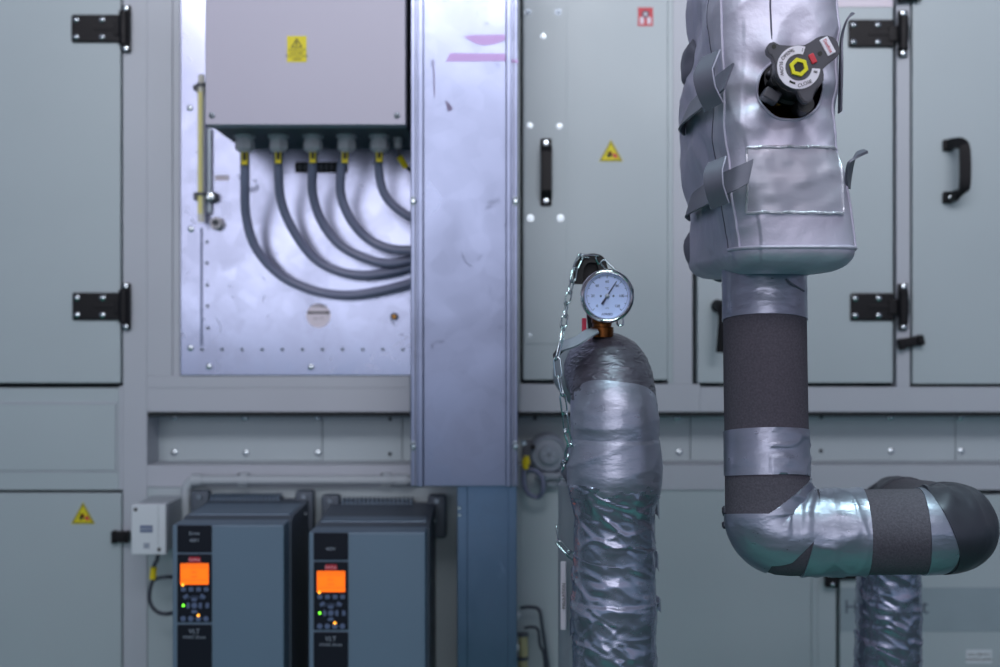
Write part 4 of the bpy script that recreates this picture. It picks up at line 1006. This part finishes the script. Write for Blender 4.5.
# straps
def strap(pts, W, loop, lab):
    mb = MB(); ribbon(mb, pts, W, M['fabricdk'], .0022); s_ = tag(mb.build('strap', vj, smooth=50), lab)
    mb = MB(); ribbon(mb, loop[0], loop[1], M['fabricdk'], .0022); mb.tube([p-w*.5 for p, w in zip(loop[0], loop[1])], .0008, M['thread'], 6); mb.tube([p+w*.5 for p, w in zip(loop[0], loop[1])], .0008, M['thread'], 6)
    tag(mb.build('strap_loop', s_, smooth=50), 'stitched fabric loop')
strap([P(684,130,1.62), P(684,118,1.575), P(692,108,1.52), P(705,96,1.42), P(717,86,1.378), P(729,76,1.355)],
      [Vector((.0,.010,.016)), Vector((.012,.0,.028)), Vector((.012,.0,.028)), Vector((.010,0,.029)), Vector((.010,0,.029)), Vector((.010,0,.027))],
      ([P(711,54,1.371), P(703,72,1.364), P(706,90,1.364), P(714,107,1.371)], [Vector((.0170,-.012,.006)), Vector((.0175,-.012,.004)), Vector((.017,-.012,.005)), Vector((.0165,-.012,.008))]), 'upper buckle strap')
strap([P(689,216,1.62), P(689,206,1.575), P(698,199,1.52), P(715,189,1.402), P(731,181,1.366), P(751,171,1.358)],
      [Vector((.0,.010,.014)), Vector((.008,.0,.026)), Vector((.008,.0,.028)), Vector((.008,0,.029)), Vector((.006,0,.027)), Vector((.005,0,.025))],
      ([P(717,160,1.364), P(713,172,1.356), P(714,188,1.356), P(720,206,1.364)], [Vector((.0170,-.010,.006)), Vector((.0175,-.010,.004)), Vector((.017,-.010,.005)), Vector((.0165,-.010,.006))]), 'lower buckle strap')
mb = MB(); ribbon(mb, [P(848,188,1.43), P(848.5,176,1.42), P(851,163,1.41), P(857,155,1.41), P(866,151,1.41)], [Vector((.008,.02,0)), Vector((.010,.02,0)), Vector((.010,.02,.002)), Vector((.004,.018,.006)), Vector((0,.016,.004))], M['fabricdk'], .003)
tag(mb.build('strap', vj, smooth=50), 'curled strap end on the right side')
mb = MB(); ribbon(mb, [P(840,112,1.43), P(841,70,1.42), P(841.5,40,1.42), P(846,22,1.41), P(853,13,1.41)], [Vector((.002,.02,0)), Vector((.002,.02,0)), Vector((.003,.02,0)), Vector((.002,.016,0)), Vector((.0,.012,.003))], M['fabricdk'], .002)
tag(mb.build('strap', vj, smooth=50), 'thin upright strap end on the right side')
# rear flap hanging lower left
mb = MB(); blob(mb, M['fabricdk'], (P(712,246,1.68).x, 1.665, P(0,246,1.68).z), .036, .045, .045, .006, 2)
tag(mb.build('rear_flap', vj, smooth=80), 'darker rear flap bulging at the lower left')
mb = MB(); blob(mb, M['fabricdk'], (P(700,66,1.62).x, 1.62, P(0,66,1.62).z), .024, .05, .035, .006, 6)
tag(mb.build('side_pleat', vj, smooth=80), 'pleated fold above the upper strap')
# ------------------------------------------------------------ valve poking out of the jacket
vv = thing('balancing_valve', P(790, 118, 1.44), 'black valve head with white scale ring and yellow nut poking out of the jacket', 'valve')
Yv = 1.345
pl_ = [(773.8,41.4),(780,44.7),(794,45.5),(805,44.7),(811,41.5),(816,38),(821,36),(827,35.2),(833,36.5),(837.5,41),(840.5,49.7),(839.5,54),(836,58),(829,63.5),(823,69),(824,74),(824,80),(820,85.5),(816,89),(814,94),(812.5,100),(809,102.6),(804,102),(800.5,98),(797.7,91),(790,87.5),(783,83.5),(778,77),(775.5,71),(775,64),(772.5,57),(768,53),(767,48),(769.5,43)]
mb = MB(); mb.prism(pl_, Yv, .012, M['valvegrey'], bev=.0012); fp = tag(mb.build('face_plate', vv, smooth=40), 'dark grey lobed plate with a lever tab')
fc = P(798.5, 67.5, Yv)
mb = MB(); mb.lathe(fc, [(.0102, 0), (.0102, .0022), (.0098, .003), (.0060, .003), (.0056, .001), (0, .001)], M['yellow'], seg=6)
mb.lathe(fc-Vector((0,.0008,0)), [(.0055, 0), (.0055,.0006), (0, .0006)], M['ink'], seg=18); tag(mb.build('hex_nut', vv, smooth=30), 'yellow hexagonal nut with a dark socket')
mb = MB(); k1 = F/Yv; mb.ring(fc-Vector((0,.0012,0)), 13.4/k1, 21.6/k1, math.radians(72), math.radians(356), .0014, M['whitelab'], 60)
for s_, an in (('1', 78), ('%', 110), ('OPEN', 135), ('FLOW', 185), ('CLOSE', 290), ('B', 345)):
    a_ = math.radians(an); text(mb, s_, 0,0,0, .0052, M['ink'], rot=a_-PI/2 if an < 180 else a_+PI/2, c=fc+Vector((math.cos(a_)*17.5/k1, -.0014, math.sin(a_)*17.5/k1)))
mb.ring(fc-Vector((0,.0015,0)), 15.5/k1, 17.6/k1, math.radians(236), math.radians(258), .0006, M['ink'], 10)
tag(mb.build('scale_ring', vv, smooth=0), 'white C-shaped scale ring')
mb = MB(); c = P(812.5, 58.8, Yv); mb.box(c.x-.0030, c.x+.0030, Yv-.002, Yv+.001, c.z-.0052, c.z+.0052, M['red'], .001, rot=Matrix.Rotation(-.45, 3, 'Y')); tag(mb.build('pointer', vv), 'red pointer mark')
mb = MB(); c = P(827.5, 46.2, Yv); ro = Matrix.Rotation(-.50, 3, 'Y'); mb.box(c.x-.0048, c.x+.0048, Yv-.0012, Yv+.001, c.z-.0095, c.z+.0095, M['whitelab'], .0008, rot=ro)
text(mb, 'Danfoss', 0,0,0, .0048, M['red'], rot=-math.radians(61), c=(c.x, Yv-.0015, c.z)); tag(mb.build('name_plate', vv, smooth=30), 'white lozenge badge')
for px, py in ((774, 46.5), (820, 53.5)):
    mb = MB(); mb.lathe(P(px, py, Yv), [(.0026,-.0005),(.0024,.0006),(0,.0006)], M['ink'] , seg=12); mb.build('screw', vv)
mb = MB(); ca = P(796, 70, Yv+.012); cb = P(787, 88, 1.47)
mb.tube([ca, ca.lerp(cb, .35), ca.lerp(cb, .36), cb], [.0235, .026, .030, .034], M['valve'], 36)
for k in range(7):
    a_ = 2*PI*k/7+.4; e = Vector((math.cos(a_), 0, math.sin(a_))); m_ = ca.lerp(cb, .30)+e*.0235; mb.cyl(m_-Vector((0,.016,0)), m_+Vector((0,.02,0)), .0045, M['valve'], seg=12)
c = P(771, 95, 1.375); mb.box(c.x-.008, c.x+.010, 1.372, 1.395, c.z-.006, c.z+.006, M['valvegrey'], .002, rot=Matrix.Rotation(.5, 3, 'Y'))
c = P(778, 80, 1.372); mb.cyl(c, c+Vector((0,.03,0)), .007, M['valve'], seg=16); c = P(806, 104, 1.375); mb.cyl(c, c+Vector((0,.03,0)), .009, M['valve'], seg=16)
mb.build('valve_body', vv, smooth=40)
mb = MB(); mb.lathe(P(786, 103, 1.43), [(.020,0),(.021,.004),(.021,.012),(.018,.016)], M['brass'], axis=(-.05,-.5,-.86), seg=32); tag(mb.build('brass_collar', vv), 'dark brass collar')

# ------------------------------------------------------------ light
def area(name, loc, target, sx, sy, power, col, spread=180):
    l = bpy.data.lights.new(name, 'AREA'); l.shape = 'RECTANGLE'; l.size = sx; l.size_y = sy; l.energy = power; l.color = col; l.spread = math.radians(spread)
    o = bpy.data.objects.new(name, l); C.objects.link(o); o.location = loc
    o.rotation_euler = (Vector(target)-Vector(loc)).to_track_quat('-Z', 'Y').to_euler(); return o
area('window_light', (-.6, -3.4, 2.2), (-.4, 2.4, 2.5), 3.6, 1.5, 27, (.95, .94, 1.0), 140)
area('wall_fill_light', (.2, -.4, 2.95), (.2, 2.4, 2.5), 2.8, .6, 19, (.97, .945, 1.0), 80)  # added unseen fill, makes the wall brighter towards the top
area('floor_bounce_light', (0, .9, 3.0), (0, 1.0, 0), 3.4, .8, 22, (.72, 1.0, 1.0), 50)  # added unseen cyan light on the floor, bounces teal onto the low wall
w = bpy.data.worlds.new('world'); bpy.context.scene.world = w; w.use_nodes = True
nt = w.node_tree; bg_ = nt.nodes['Background']
tc = nt.nodes.new('ShaderNodeTexCoord'); sx_ = nt.nodes.new('ShaderNodeSeparateXYZ'); cr_ = nt.nodes.new('ShaderNodeValToRGB'); mr = nt.nodes.new('ShaderNodeMapRange')
mr.inputs['From Min'].default_value = -1; mr.inputs['From Max'].default_value = 1
nt.links.new(tc.outputs['Generated'], sx_.inputs[0]); nt.links.new(sx_.outputs['Z'], mr.inputs['Value']); nt.links.new(mr.outputs['Result'], cr_.inputs['Fac'])
E = cr_.color_ramp.elements
stops = [(-1, (.02,.06,.06)), (-.28, (.03,.09,.12)), (-.12, (.13,.24,.34)), (0, (.31,.42,.56)), (.07, (.56,.56,.72)), (.16, (.44,.43,.55)), (.32, (.19,.20,.27)), (1, (.17,.18,.24))]
E[0].position = 0; E[0].color = stops[0][1]+(1,); E[1].position = 1; E[1].color = stops[-1][1]+(1,)
for s_, c_ in stops[1:-1]: q = E.new((s_+1)/2); q.color = c_+(1,)
my = nt.nodes.new('ShaderNodeMapRange'); my.inputs['From Min'].default_value = -.9; my.inputs['From Max'].default_value = .2; my.inputs['To Min'].default_value = 1.15; my.inputs['To Max'].default_value = .38
nt.links.new(sx_.outputs['Y'], my.inputs['Value']); nt.links.new(my.outputs['Result'], bg_.inputs['Strength'])
nt.links.new(cr_.outputs['Color'], bg_.inputs['Color'])
# ------------------------------------------------------------ camera
cam = bpy.data.cameras.new('camera'); co = bpy.data.objects.new('camera', cam); C.objects.link(co); bpy.context.scene.camera = co
co.location = (0, 0, ZC); co.rotation_euler = (PI/2, 0, 0); cam.sensor_width = 36; cam.lens = 36*F/1000; cam.clip_start = .05
cam.dof.use_dof = True; cam.dof.focus_distance = 1.48; cam.dof.aperture_fstop = 4.0
sc = bpy.context.scene
sc.view_settings.view_transform = 'Standard'; sc.view_settings.look = 'None'; sc.view_settings.gamma = 1; sc.view_settings.exposure = -0.20
sc.view_settings.use_curve_mapping = False
